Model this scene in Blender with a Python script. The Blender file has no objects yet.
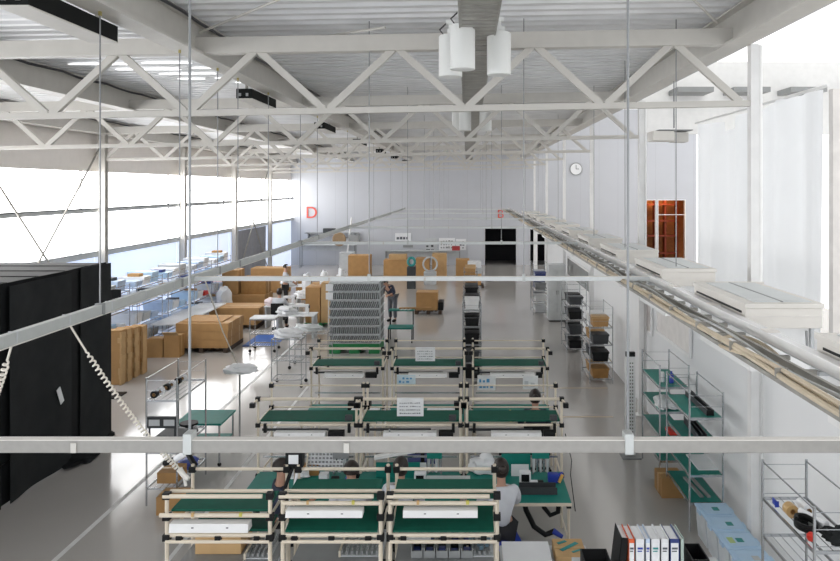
import bpy, bmesh, math, random
from mathutils import Vector, Matrix, Euler
random.seed(7)
SC = bpy.context.scene
COL = SC.collection

# ------------------------------------------------------------------ camera, world, exposure
CAM_Z = 4.7
F = 737.0
cam_d = bpy.data.cameras.new('camera'); cam = bpy.data.objects.new('camera', cam_d); COL.objects.link(cam)
cam.location = (0, 0, CAM_Z); cam.rotation_euler = (math.pi/2, 0, 0)
cam_d.sensor_width = 36.0; cam_d.lens = 36.0*F/840.0
cam_d.shift_x = -47.0/840.0; cam_d.shift_y = -92.5/840.0
cam_d.clip_start = 0.05; cam_d.clip_end = 300
SC.camera = cam
wd = bpy.data.worlds.new('overcast_sky'); SC.world = wd; wd.use_nodes = True
WORLD_STRENGTH = 1.35
bg = wd.node_tree.nodes['Background']; bg.inputs[0].default_value = (0.93, 0.96, 1.0, 1); bg.inputs[1].default_value = WORLD_STRENGTH
SC.view_settings.view_transform = 'Standard'; SC.view_settings.look = 'None'
SC.view_settings.exposure = 0.32; SC.view_settings.gamma = 1.0; SC.view_settings.use_curve_mapping = False
SC.cycles.max_bounces = 10; SC.cycles.diffuse_bounces = 5; SC.cycles.glossy_bounces = 4
SC.cycles.sample_clamp_indirect = 6.0
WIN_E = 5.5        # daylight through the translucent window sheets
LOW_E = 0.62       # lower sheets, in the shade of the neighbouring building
BAY_GLOW_E = 0.42  # glowing roof panel added to light the side bay

# ------------------------------------------------------------------ materials
MATS = {}
def mat(name, col, rough=0.55, metal=0.0, var=0.06, scale=6.0, bump=0.0, emit=0.0, spec=0.5, trans=0.0, alpha=1.0):
    if name in MATS: return MATS[name]
    m = bpy.data.materials.new(name); m.use_nodes = True; nt = m.node_tree; N = nt.nodes; L = nt.links
    b = N['Principled BSDF']
    b.inputs['Roughness'].default_value = rough; b.inputs['Metallic'].default_value = metal
    b.inputs['Specular IOR Level'].default_value = spec
    tc = N.new('ShaderNodeTexCoord'); nz = N.new('ShaderNodeTexNoise'); nz.inputs['Scale'].default_value = scale
    nz.inputs['Detail'].default_value = 3.0
    L.new(tc.outputs['Object'], nz.inputs['Vector'])
    rp = N.new('ShaderNodeValToRGB')
    lo = [max(0, c*(1-var)) for c in col]; hi = [min(1, c*(1+var)) for c in col]
    rp.color_ramp.elements[0].position = 0.3; rp.color_ramp.elements[1].position = 0.7
    rp.color_ramp.elements[0].color = (*lo, 1); rp.color_ramp.elements[1].color = (*hi, 1)
    L.new(nz.outputs['Fac'], rp.inputs['Fac']); L.new(rp.outputs['Color'], b.inputs['Base Color'])
    if bump > 0:
        bp = N.new('ShaderNodeBump'); bp.inputs['Strength'].default_value = bump; bp.inputs['Distance'].default_value = 0.02
        L.new(nz.outputs['Fac'], bp.inputs['Height']); L.new(bp.outputs['Normal'], b.inputs['Normal'])
    if emit > 0:
        b.inputs['Emission Color'].default_value = (*col, 1); b.inputs['Emission Strength'].default_value = emit
    if trans > 0: b.inputs['Transmission Weight'].default_value = trans
    if alpha < 1: b.inputs['Alpha'].default_value = alpha
    MATS[name] = m
    return m

def seam_mat(name, col, axis, pitch, rough=0.5, dark=0.86, emit=0.0, width=0.04):
    """sheet material with vertical panel seams every `pitch` metres along object axis 0/1"""
    if name in MATS: return MATS[name]
    m = bpy.data.materials.new(name); m.use_nodes = True; nt = m.node_tree; N = nt.nodes; L = nt.links
    b = N['Principled BSDF']; b.inputs['Roughness'].default_value = rough
    tc = N.new('ShaderNodeTexCoord'); sp = N.new('ShaderNodeSeparateXYZ'); L.new(tc.outputs['Object'], sp.inputs[0])
    d = N.new('ShaderNodeMath'); d.operation = 'DIVIDE'; d.inputs[1].default_value = pitch; L.new(sp.outputs[axis], d.inputs[0])
    f = N.new('ShaderNodeMath'); f.operation = 'FRACT'; L.new(d.outputs[0], f.inputs[0])
    c = N.new('ShaderNodeMath'); c.operation = 'LESS_THAN'; c.inputs[1].default_value = width; L.new(f.outputs[0], c.inputs[0])
    nz = N.new('ShaderNodeTexNoise'); nz.inputs['Scale'].default_value = 0.7; L.new(tc.outputs['Object'], nz.inputs['Vector'])
    mx0 = N.new('ShaderNodeMix'); mx0.data_type = 'RGBA'; L.new(nz.outputs['Fac'], mx0.inputs[0])
    mx0.inputs[6].default_value = (*[x*0.95 for x in col], 1); mx0.inputs[7].default_value = (*[min(1, x*1.03) for x in col], 1)
    mx = N.new('ShaderNodeMix'); mx.data_type = 'RGBA'; L.new(c.outputs[0], mx.inputs[0])
    L.new(mx0.outputs[2], mx.inputs[6]); mx.inputs[7].default_value = (*[x*dark for x in col], 1)
    L.new(mx.outputs[2], b.inputs['Base Color'])
    if emit > 0:
        L.new(mx.outputs[2], b.inputs['Emission Color']); b.inputs['Emission Strength'].default_value = emit
    MATS[name] = m
    return m

STEEL_W = mat('white_painted_steel', (0.57, 0.55, 0.51), 0.5, var=0.03)
WHITE = mat('white_paint', (0.80, 0.80, 0.79), 0.45, var=0.03)
OFFWHITE = mat('offwhite_enamel', (0.74, 0.71, 0.66), 0.4, var=0.02)
LIDGREY = mat('light_grey_panel', (0.66, 0.69, 0.69), 0.4, var=0.03)
ALU = mat('brushed_aluminium', (0.30, 0.29, 0.27), 0.36, 0.35, var=0.05, scale=30)
RAILM = mat('anodised_rail', (0.52, 0.54, 0.53), 0.42, 0.4, var=0.04)
BRIGHT = mat('polished_aluminium', (0.92, 0.92, 0.92), 0.22, 0.0, var=0.03)
CHROME = mat('chrome_wire', (0.52, 0.54, 0.56), 0.25, 0.85, var=0.05)
GALV = mat('galvanised_deck', (0.74, 0.745, 0.75), 0.4, 0.0, var=0.08, scale=2.0)
GALVD = mat('dull_galvanised', (0.34, 0.33, 0.30), 0.5, 0.4, var=0.12)
DARKM = mat('dark_cable', (0.03, 0.03, 0.035), 0.5)
ROD = mat('threaded_rod', (0.24, 0.25, 0.255), 0.4, 0.4)
BRASS = mat('brass_clamp', (0.42, 0.36, 0.14), 0.4, 0.6)
BLACKF = mat('black_cloth', (0.012, 0.013, 0.014), 0.85, var=0.25, scale=3, spec=0.2)
BLACKF2 = mat('black_cloth_panel', (0.017, 0.019, 0.02), 0.8, var=0.2, scale=3, spec=0.25)
BLACKP = mat('black_plastic', (0.007, 0.0075, 0.008), 0.5, spec=0.25)
BLACKBOX = mat('black_enamel', (0.008, 0.009, 0.009), 0.7, spec=0.15)
PIPE = mat('ivory_coated_pipe', (0.70, 0.62, 0.50), 0.35, var=0.03)
GREEN = mat('green_mat', (0.004, 0.095, 0.062), 0.7, var=0.08, scale=12, spec=0.25)
TEAL = mat('teal_antistatic_mat', (0.010, 0.21, 0.17), 0.5, var=0.08, spec=0.3)
PALLET = mat('green_plastic_pallet', (0.01, 0.20, 0.055), 0.5)
CARD = mat('cardboard', (0.46, 0.26, 0.10), 0.75, var=0.08, scale=4)
CARDD = mat('cardboard_edge', (0.36, 0.19, 0.06), 0.8, var=0.1, scale=8)
CARDL = mat('pale_cardboard', (0.56, 0.36, 0.17), 0.75, var=0.06)
WOODP = mat('dark_pallet_wood', (0.07, 0.045, 0.03), 0.8, var=0.2)
TAPE = mat('packing_tape', (0.56, 0.36, 0.15), 0.3)
BLUEM = mat('blue_mat', (0.025, 0.12, 0.45), 0.6)
LIDB = mat('pale_blue_lid', (0.50, 0.69, 0.88), 0.35, var=0.03)
TUB = mat('translucent_white_tub', (0.72, 0.77, 0.80), 0.4)
TEALTAG = mat('teal_tag', (0.03, 0.28, 0.27), 0.5)
PAPER = mat('white_paper', (0.82, 0.83, 0.84), 0.7, var=0.02)
INK = mat('printed_ink', (0.10, 0.11, 0.13), 0.7)
BLUEPR = mat('blue_print', (0.10, 0.32, 0.55), 0.6)
RED = mat('red_paint', (0.62, 0.035, 0.02), 0.5)
REDL = mat('sign_red', (0.72, 0.11, 0.08), 0.5)
ORANGE = mat('orange_binder', (0.75, 0.13, 0.04), 0.45)
NAVY = mat('navy_plastic', (0.03, 0.05, 0.20), 0.45)
BLUEP = mat('royal_blue_plastic', (0.02, 0.05, 0.38), 0.45)
GREYP = mat('grey_plastic', (0.28, 0.29, 0.29), 0.5)
LGREY = mat('light_grey_plastic', (0.55, 0.57, 0.58), 0.5)
DGREY = mat('dark_grey_plastic', (0.05, 0.054, 0.058), 0.5, spec=0.3)
PINKW = mat('pink_wrap', (0.55, 0.36, 0.36), 0.5, var=0.1)
STEELP = mat('zinc_plated_steel', (0.46, 0.49, 0.50), 0.35, 0.65, var=0.08)
PALEBL = mat('pale_blue_plastic', (0.50, 0.62, 0.80), 0.45)
SKIN = mat('skin', (0.52, 0.30, 0.21), 0.55)
HAIR = mat('dark_brown_hair', (0.018, 0.011, 0.008), 0.5)
SHIRTW = mat('white_work_shirt', (0.66, 0.68, 0.72), 0.8)
SHIRTB = mat('navy_work_shirt', (0.03, 0.04, 0.07), 0.8)
TROUS = mat('dark_trousers', (0.02, 0.02, 0.023), 0.8)
SHEETW = mat('white_vinyl_sheet', (0.80, 0.82, 0.84), 0.45, var=0.03, scale=1.2)
CORD = mat('white_cable_sheath', (0.72, 0.68, 0.60), 0.5)
TAN = mat('tan_conduit', (0.60, 0.51, 0.38), 0.5, var=0.08)
LAMPW = mat('lamp_white', (0.80, 0.81, 0.79), 0.4, var=0.01)
LAMPG = mat('lamp_glass', (0.9, 0.88, 0.82), 0.3, emit=0.35)
WOODRED = mat('lacquered_red_wood', (0.20, 0.035, 0.012), 0.5, var=0.2)
WOODOR = mat('orange_wood', (0.48, 0.20, 0.06), 0.6, var=0.15)
GLASSC = mat('tinted_window', (0.30, 0.31, 0.30), 0.15)
BEIGEW = mat('beige_siding', (0.72, 0.69, 0.66), 0.6)

def translucent(m, fac):
    nt = m.node_tree; N = nt.nodes; L = nt.links; b = N['Principled BSDF']; out = [n for n in N if n.type == 'OUTPUT_MATERIAL'][0]
    tr = N.new('ShaderNodeBsdfTranslucent'); tr.inputs[0].default_value = (.86, .88, .9, 1)
    mx = N.new('ShaderNodeMixShader'); mx.inputs[0].default_value = fac
    L.new(b.outputs[0], mx.inputs[1]); L.new(tr.outputs[0], mx.inputs[2]); L.new(mx.outputs[0], out.inputs['Surface'])
    return m
translucent(SHEETW, .42)

def floor_mat():
    m = bpy.data.materials.new('polished_epoxy_floor'); m.use_nodes = True; nt = m.node_tree; N = nt.nodes; L = nt.links
    b = N['Principled BSDF']
    tc = N.new('ShaderNodeTexCoord'); nz = N.new('ShaderNodeTexNoise'); nz.inputs['Scale'].default_value = 0.35; nz.inputs['Detail'].default_value = 5
    L.new(tc.outputs['Object'], nz.inputs['Vector'])
    rp = N.new('ShaderNodeValToRGB'); rp.color_ramp.elements[0].color = (0.47, 0.445, 0.415, 1); rp.color_ramp.elements[1].color = (0.53, 0.505, 0.475, 1)
    L.new(nz.outputs['Fac'], rp.inputs['Fac']); L.new(rp.outputs['Color'], b.inputs['Base Color'])
    b.inputs['Roughness'].default_value = 0.13; b.inputs['Specular IOR Level'].default_value = 0.42
    n2 = N.new('ShaderNodeTexNoise'); n2.inputs['Scale'].default_value = 2.2; n2.inputs['Detail'].default_value = 1
    L.new(tc.outputs['Object'], n2.inputs['Vector'])
    bp = N.new('ShaderNodeBump'); bp.inputs['Strength'].default_value = 0.06; bp.inputs['Distance'].default_value = 0.02
    L.new(n2.outputs['Fac'], bp.inputs['Height']); L.new(bp.outputs['Normal'], b.inputs['Normal'])
    return m

# ------------------------------------------------------------------ mesh builder
class MB:
    def __init__(s): s.v = []; s.f = []
    def _add(s, vs, fs):
        o = len(s.v); s.v += [tuple(p) for p in vs]; s.f += [tuple(i+o for i in f) for f in fs]; return s
    def box(s, x0, y0, z0, x1, y1, z1, c=0.0):
        if x0 > x1: x0, x1 = x1, x0
        if y0 > y1: y0, y1 = y1, y0
        if z0 > z1: z0, z1 = z1, z0
        if c <= 0:
            vs = [(x, y, z) for z in (z0, z1) for y in (y0, y1) for x in (x0, x1)]
            return s._add(vs, [(0,2,3,1),(4,5,7,6),(0,1,5,4),(2,6,7,3),(0,4,6,2),(1,3,7,5)])
        bm = bmesh.new(); bmesh.ops.create_cube(bm, size=1)
        for v in bm.verts: v.co = Vector(((x0+x1)/2+v.co.x*(x1-x0), (y0+y1)/2+v.co.y*(y1-y0), (z0+z1)/2+v.co.z*(z1-z0)))
        bmesh.ops.bevel(bm, geom=list(bm.edges), offset=min(c, .45*min(x1-x0, y1-y0, z1-z0)), segments=2, affect='EDGES', profile=0.7)
        return s.bm(bm)
    def bm(s, bm, M=None):
        bm.verts.index_update()
        vs = [(M @ v.co if M else v.co.copy()) for v in bm.verts]; fs = [tuple(v.index for v in f.verts) for f in bm.faces]
        bm.free(); return s._add(vs, fs)
    def beam(s, a, b, w, h):
        a, b = Vector(a), Vector(b); d = (b-a).normalized()
        up = Vector((0, 0, 1)) if abs(d.z) < 0.9 else Vector((0, 1, 0))
        r = d.cross(up).normalized()*w/2; u = r.cross(d).normalized()*h/2
        vs = [p+sx*r+sz*u for p in (a, b) for sx, sz in ((-1,-1),(1,-1),(1,1),(-1,1))]
        return s._add(vs, [(0,1,2,3),(4,7,6,5),(0,4,5,1),(1,5,6,2),(2,6,7,3),(3,7,4,0)])
    def tube(s, pts, r, n=8, r2=None, cap=True):
        pts = [Vector(p) for p in pts]; rings = []; k = len(pts)
        prev = None
        for i, p in enumerate(pts):
            d = (pts[min(i+1, k-1)]-pts[max(i-1, 0)]).normalized()
            if prev is None:
                up = Vector((0, 0, 1)) if abs(d.z) < 0.9 else Vector((1, 0, 0)); u = d.cross(up).normalized()
            else:
                u = (prev-d*prev.dot(d)); u = u.normalized() if u.length > 1e-6 else d.orthogonal().normalized()
            prev = u; w = d.cross(u); rr = r if r2 is None else r+(r2-r)*i/(k-1)
            rings.append([p+(u*math.cos(2*math.pi*j/n)+w*math.sin(2*math.pi*j/n))*rr for j in range(n)])
        vs = [q for ring in rings for q in ring]; fs = []
        for i in range(k-1):
            for j in range(n):
                a = i*n+j; b = i*n+(j+1) % n
                fs.append((a, b, b+n, a+n))
        if cap: fs += [tuple(range(n-1, -1, -1)), tuple(range((k-1)*n, k*n))]
        return s._add(vs, fs)
    def lathe(s, prof, n=20, c=(0, 0, 0)):
        vs = []; fs = []; k = len(prof)
        for (r, z) in prof:
            for j in range(n): vs.append((c[0]+r*math.cos(2*math.pi*j/n), c[1]+r*math.sin(2*math.pi*j/n), c[2]+z))
        for i in range(k-1):
            for j in range(n):
                a = i*n+j; b = i*n+(j+1) % n
                fs.append((a, b, b+n, a+n))
        fs += [tuple(range(n-1, -1, -1)), tuple(range((k-1)*n, k*n))]
        return s._add(vs, fs)
    def prism(s, poly, y0, y1, axis='y'):
        n = len(poly)
        if axis == 'y': vs = [(a, y0, b) for a, b in poly]+[(a, y1, b) for a, b in poly]
        elif axis == 'x': vs = [(y0, a, b) for a, b in poly]+[(y1, a, b) for a, b in poly]
        else: vs = [(a, b, y0) for a, b in poly]+[(a, b, y1) for a, b in poly]
        fs = [tuple(range(n)), tuple(range(2*n-1, n-1, -1))]+[(i, i+n, (i+1) % n+n, (i+1) % n) for i in range(n)]
        return s._add(vs, fs)
    def sphere(s, c, rx, ry, rz, seg=12, rings=8):
        bm = bmesh.new(); bmesh.ops.create_uvsphere(bm, u_segments=seg, v_segments=rings, radius=1)
        return s.bm(bm, Matrix.Translation(c) @ Matrix.Diagonal((rx, ry, rz, 1)))
    def blob(s, c, rx, ry, rz, amp=0.2, sub=3, seed=0, flat=True):
        rnd = random.Random(seed); ph = [rnd.uniform(0, 6.28) for _ in range(6)]
        bm = bmesh.new(); bmesh.ops.create_icosphere(bm, subdivisions=sub, radius=1)
        for v in bm.verts:
            p = v.co; k = 1+amp*(math.sin(5*p.x+ph[0])*math.sin(4*p.y+ph[1])+.6*math.sin(9*p.z+ph[2]+3*p.x)+.5*math.sin(11*p.y+ph[3])*math.cos(8*p.x+ph[4]))
            v.co = p*k
            if flat and v.co.z < -0.55: v.co.z = -0.55
        return s.bm(bm, Matrix.Translation((c[0], c[1], c[2]+(0.55*rz if flat else 0))) @ Matrix.Diagonal((rx, ry, rz, 1)))
    def rot(s, M):
        s.v = [tuple(M @ Vector(p)) for p in s.v]; return s
    def build(s, name, m, parent=None, label=None, smooth=False, loc=None):
        me = bpy.data.meshes.new(name); me.from_pydata(s.v, [], s.f); me.update()
        bm = bmesh.new(); bm.from_mesh(me); bmesh.ops.recalc_face_normals(bm, faces=list(bm.faces)); bm.to_mesh(me); bm.free()
        me.materials.append(m)
        if smooth:
            for p in me.polygons: p.use_smooth = True
            try: me.set_sharp_from_angle(angle=math.radians(40))
            except Exception: pass
        o = bpy.data.objects.new(name, me); COL.objects.link(o)
        if parent is not None: o.parent = parent
        if loc is not None: o.location = loc
        if label: o['label'] = label
        return o

def tag(o, label, cat, group=None):
    o['label'] = label; o['category'] = cat
    if group: o['group'] = group
    return o
def thing(name, label, cat, loc=(0, 0, 0), rz=0.0, group=None):
    o = bpy.data.objects.new(name, None); COL.objects.link(o); o.location = loc; o.rotation_euler = (0, 0, rz)
    o.empty_display_size = 0.1
    return tag(o, label, cat, group)
def struct(o): o['kind'] = 'structure'; return o
def dup(root, loc, rz=None, label=None, group=None):
    r = root.copy(); COL.objects.link(r); r.location = loc
    if rz is not None: r.rotation_euler = (0, 0, rz)
    if label: r['label'] = label
    if group: r['group'] = group
    for ch in list(root.children):
        c = ch.copy(); COL.objects.link(c); c.parent = r
        for g in list(ch.children):
            d = g.copy(); COL.objects.link(d); d.parent = c
    return r
def one(name, mb, m, label, cat, loc=(0, 0, 0), rz=0, group=None, smooth=False):
    o = mb.build(name, m, smooth=smooth); o.location = loc; o.rotation_euler = (0, 0, rz); return tag(o, label, cat, group)
ORD = ['first', 'second', 'third', 'fourth', 'fifth', 'sixth', 'seventh', 'eighth', 'ninth', 'tenth', 'eleventh', 'twelfth', 'thirteenth', 'fourteenth', 'fifteenth', 'sixteenth', 'seventeenth', 'eighteenth', 'nineteenth', 'twentieth']
def at(px, py, Y): return Vector(((px-467)*Y/F, Y, CAM_Z-(py-188)*Y/F))
SLOPE = 0.0176
def rz_(x): return SLOPE*x      # the whole roof pitches up gently towards +x
FRAMES = [9.27+6*k for k in range(6)]

# ------------------------------------------------------------------ the hall: floor, walls, roof
XL, XR, YB, YF = -10.75, 14.0, 45.0, -3.0
struct(MB().box(XL-.2, YF, -.25, XR, YB+3.0, 0).build('floor', floor_mat()))
WBACK = seam_mat('white_wall_panels', (0.54, 0.555, 0.59), 0, 1.15, 0.5, 0.90, width=0.03)
m = MB()
ops = [(1.1, 3.0, 0, 2.22), (3.86, 4.06, 0, 2.22), (4.27, 4.78, 0, 2.05), (10.86, 11.5, 0.0, 3.95), (11.68, 13.3, 0.0, 3.95)]
xs = sorted({XL, XR+.4}|{v for o_ in ops for v in o_[:2]}); zs = [0, 2.05, 2.22, 3.95, 9.6]
for i in range(len(xs)-1):
    for k in range(len(zs)-1):
        cx, cz = (xs[i]+xs[i+1])/2, (zs[k]+zs[k+1])/2
        if not any(a < cx < b and c < cz < d for a, b, c, d in ops):
            m.box(xs[i], YB, zs[k], xs[i+1], YB+.2, zs[k+1])
struct(m.build('wall_back', WBACK))
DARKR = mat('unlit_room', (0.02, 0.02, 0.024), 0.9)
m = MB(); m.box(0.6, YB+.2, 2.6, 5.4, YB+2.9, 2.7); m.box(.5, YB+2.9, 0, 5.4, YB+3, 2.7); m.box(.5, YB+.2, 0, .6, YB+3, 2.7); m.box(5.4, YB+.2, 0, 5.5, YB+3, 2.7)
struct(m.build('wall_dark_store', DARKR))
m = MB(); m.box(10.2, YB+2.9, 0, 14.2, YB+3, 4.4); m.box(10.2, YB+.2, 4.3, 14.2, YB+3, 4.4); m.box(10.1, YB+.2, 0, 10.2, YB+3, 4.4); m.box(14.2, YB+.2, 0, 14.3, YB+3, 4.4)
struct(m.build('wall_warm_room', WOODOR))
wl = bpy.data.lights.new('warm_room_lamp', 'AREA'); wl.energy = 70; wl.color = (1, .62, .3); wl.size = 1.6
wo = bpy.data.objects.new('warm_room_lamp', wl); COL.objects.link(wo); wo.location = (12.2, YB+1.4, 4.2)
# wooden shelf unit seen through the lit opening
t = thing('wooden_shelf', 'tall red wooden shelf in the orange lit room beyond the back wall opening', 'shelf', (12.1, YB+2.2, 0))
for x in (-1.5, -.75, -.1, .55, 1.3): MB().box(x-.06, -.25, 0, x+.06, .25, 4.1).build('post', WOODRED, t)
for z in (.5, 1.6, 2.55, 3.6): MB().box(-1.5, -.3, z, 1.3, .3, z+.1).build('shelf', WOODRED, t)
# doors: frames round the black openings
FRAMEM = mat('grey_door_frame', (.58, .58, .6), .5)
for n, (a, b, c, d) in enumerate(ops[:3]):
    m = MB(); m.box(a-.06, YB-.03, c, a, YB+.05, d+.06); m.box(b, YB-.03, c, b+.06, YB+.05, d+.06); m.box(a, YB-.03, d, b, YB+.05, d+.06)
    struct(m.build('door_%d' % (n+1), FRAMEM))
m = MB()
for a, b, c, d in ops[3:]:
    m.box(a-.05, YB-.04, c, a, YB+.05, d+.05); m.box(b, YB-.04, c, b+.05, YB+.05, d+.05); m.box(a, YB-.04, d, b, YB+.05, d+.05)
m.box(11.68, YB-.02, 3.05, 13.3, YB+.03, 3.09)
struct(m.build('window_frame_warm_room', WHITE))
# baseboard on back wall
struct(MB().box(5.0, YB-.02, 0, 10.8, YB, .12).build('baseboard_back', LGREY))

# left wall: translucent sheets between rails
COLS_L = [3.27+6*k for k in range(7)]
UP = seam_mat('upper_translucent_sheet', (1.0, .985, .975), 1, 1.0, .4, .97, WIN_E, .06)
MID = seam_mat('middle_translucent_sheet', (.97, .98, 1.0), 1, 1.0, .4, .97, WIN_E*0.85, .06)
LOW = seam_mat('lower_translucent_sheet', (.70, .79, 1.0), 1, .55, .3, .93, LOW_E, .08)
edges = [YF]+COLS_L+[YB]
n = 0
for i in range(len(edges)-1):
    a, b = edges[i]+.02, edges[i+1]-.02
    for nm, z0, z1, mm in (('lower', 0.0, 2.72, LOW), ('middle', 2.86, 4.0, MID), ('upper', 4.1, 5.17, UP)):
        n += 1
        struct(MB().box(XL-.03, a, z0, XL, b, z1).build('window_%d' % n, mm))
FASC = mat('beige_fascia', (.78, .74, .70), .6, var=.02)
struct(MB().box(XL-.12, YF, 5.17, XL, YB, 6.95).build('wall_left', FASC))
m = MB(); m.box(XL-.06, YF, 2.72, XL+.12, YB, 2.86); struct(m.build('trim_1', LGREY))
m = MB(); m.box(XL-.06, YF, 4.0, XL+.1, YB, 4.1); struct(m.build('trim_2', LGREY))
struct(MB().box(XL+.0, YF, 4.10, XL+.13, YB, 4.125).build('trim_3', DGREY))
struct(MB().box(XL-.03, YF, 2.86, XL+.14, YB, 2.885).build('trim_4', GREYP))
# thin vertical mullions of the left wall
m = MB()
for i in range(len(edges)-1):
    for q in (.86,): 
        y = edges[i]+(edges[i+1]-edges[i])*q
        m.box(XL, y-.03, 2.86, XL+.06, y+.03, 5.17)
struct(m.build('trim_5', LGREY))

# right side bay: glazing, added glowing roof, white wall
BAYGLOW = mat('added_bay_glow', (1, 1, 1), .4, var=.005, emit=BAY_GLOW_E)
SIDEW = mat('frosted_side_glass', (1, 1, 1), .4, var=.005, emit=0.62)
struct(MB().box(XR, YF, 0, XR+.1, YB, 9.6).build('window_40', SIDEW))
struct(MB().box(4.45, YF, 9.5, XR, YB, 9.6).build('window_41', BAYGLOW))
struct(MB().box(4.35, YF, 6.95, 4.45, YB, 9.6).build('trim_6', WHITE))
struct(MB().box(4.5, 19.0, 6.1, XR, 19.2, 7.95).build('wall_bulkhead', WHITE))
m = MB()
for x in (5.2, 6.6, 8.0, 9.4): m.box(x, 18.2, 7.08, x+.9, 19.0, 7.2)
struct(m.build('trim_7', GREYP))
PART = seam_mat('white_partition_panels', (0.72, 0.725, 0.725), 1, 1.83, .35, .95, width=.012); translucent(PART, .2)
pm = MB(); pm._add([(3.79, 2.5, 0), (3.79, 36, 0), (3.79, 36, 3.05), (3.79, 2.5, 3.05)], [(0, 1, 2, 3)])
struct(pm.build('wall_partition', PART))
m = MB(); m.box(3.74, 2.5, 3.05, 3.84, 36, 3.12)
struct(m.build('trim_8', WHITE))
for nn, (ya, yb, za, zb, mm) in enumerate([(22.6, 27.4, 1.5, 2.1, GLASSC), (15.0, 16.0, 1.75, 2.75, BEIGEW), (12.4, 14.5, 1.9, 2.65, BEIGEW)]):
    o = struct(MB().box(3.745, ya, za, 3.77, yb, zb).build('window_%d' % (50+nn), mm))
    f_ = MB(); f_.box(3.73, ya-.06, za-.06, 3.765, ya, zb+.06); f_.box(3.73, yb, za-.06, 3.765, yb+.06, zb+.06); f_.box(3.73, ya, za-.06, 3.765, yb, za); f_.box(3.73, ya, zb, 3.765, yb, zb+.06)
    f_.build('window_frame', WHITE, o)

# roof deck: one corrugated sheet with ribs along x, sloping up to +x
prof = []; y = YF
P = .29
while y < YB+.3:
    prof += [(y, .0), (y+.11, .0), (y+.14, .045), (y+.26, .045)]; y += P
vs = []; fs = []
x0, x1 = XL-.1, 4.35
for (yy, dz) in prof:
    for x in (x0, x1): vs.append((x, yy, 6.84+dz+rz_(x)))
for i in range(len(prof)-1): fs.append((2*i, 2*i+1, 2*i+3, 2*i+2))
mdk = MB(); mdk._add(vs, fs); nv = len(vs)
vs2 = [(x, yy, z+.14) for (x, yy, z) in vs]; mdk._add(vs2, [tuple(reversed(f)) for f in fs])
struct(mdk.build('ceiling', GALV))
# glowing strips stand in for daylight reflected off the deck ribs
GLINT = mat('painted_deck_glint', (1, 1, 1), .4, emit=1.2, var=.01)
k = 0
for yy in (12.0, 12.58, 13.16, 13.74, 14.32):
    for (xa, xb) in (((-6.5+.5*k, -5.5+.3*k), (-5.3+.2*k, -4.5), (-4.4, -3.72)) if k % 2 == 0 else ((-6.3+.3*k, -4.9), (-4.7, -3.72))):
        struct(MB().box(xa, yy, 6.828+rz_(xa), xb, yy+.06, 6.838+rz_(xa)).build('window_%d' % (60+k*3+int(abs(xa))), GLINT))  # painted reflection streak, no opening in the deck here
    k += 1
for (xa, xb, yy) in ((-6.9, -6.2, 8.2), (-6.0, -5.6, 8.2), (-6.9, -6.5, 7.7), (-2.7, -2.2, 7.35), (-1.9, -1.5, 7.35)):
    struct(MB().box(xa, yy, 6.828+rz_(xa), xb, yy+.07, 6.838+rz_(xa)).build('window_90', GLINT))

# purlin-line girders running down the hall
lab = {-10.45: 'white eave girder running along the top of the window wall', -7.0: 'white roof girder running down the hall between eave and black boxes',
       -3.42: 'white roof girder running down the hall above the black boxes', 3.35: 'deep white edge girder along the side bay columns'}
for gx in (-10.45, -7.0, -3.42, 3.35):
    t = thing('roof_girder', lab[gx], 'girder', (gx, 0, 6.44+rz_(gx)), 0, None)
    MB().box(-.03, YF, 0, .03, YB, .38).build('web', STEEL_W, t)
    MB().box(-.14, YF, -.02, .14, YB, .015).build('lower_flange', STEEL_W, t)
    MB().box(-.14, YF, .365, .14, YB, .39).build('upper_flange', STEEL_W, t)
    cb = MB()
    pts = [(.155, YF+q*.5, .34+.012*math.sin(q*1.7)+.008*math.sin(q*4.1)) for q in range(0, 96)]
    cb.tube(pts, .022, 5); cb.build('cable', DARKM, t, 'black cable clipped along the top of the girder')
# grey soffit beyond the edge girder
struct(MB().prism([(3.5, 6.62), (4.35, 6.9), (4.35, 6.97), (3.5, 6.7)], YF, YB).build('trim_9', mat('grey_soffit', (.42, .42, .43), .6)))

# roof trusses
for k, Y in enumerate(FRAMES):
    t = thing('roof_truss', 'white steel roof truss spanning the hall, %s one from the viewer' % ORD[k], 'truss', (0, Y, 0), 0, 'roof trusses')
    xa, xb = -10.6, 3.55
    MB().beam((xa, 0, 6.537+rz_(xa)), (xb, 0, 6.537+rz_(xb)), .16, .20).build('top_chord', STEEL_W, t)
    MB().beam((xa, 0, 5.70+rz_(xa)), (xb, 0, 5.70+rz_(xb)), .09, .075).build('bottom_chord', STEEL_W, t)
    nx = 3.46; first = True
    while nx > xa:
        for sgn in (-1, 1):
            tx = nx+sgn*.84
            if xa < tx < xb+.05:
                MB().beam((nx+sgn*.03, 0, 5.72+rz_(nx)), (tx, 0, 6.46+rz_(tx)), .07, .085).build('diagonal_brace', STEEL_W, t)
        nx -= 1.742
# sway rods in the first bays
one('brace_rod', MB().tube([(.9, 5.2, 6.72), (3.05, 9.0, 6.72)], .016, 6), STEEL_W, 'thin white tie rod under the roof deck, beside the edge girder', 'rod')
one('brace_rod', MB().tube([(-2.7, 9.9, 6.62), (-1.0, 9.0, 6.66)], .016, 6).tube([(-3.3, 9.1, 6.62), (-1.9, 7.6, 6.66)], .014, 6), STEEL_W, 'thin white tie rod under the roof deck by the second girder', 'rod')

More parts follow.
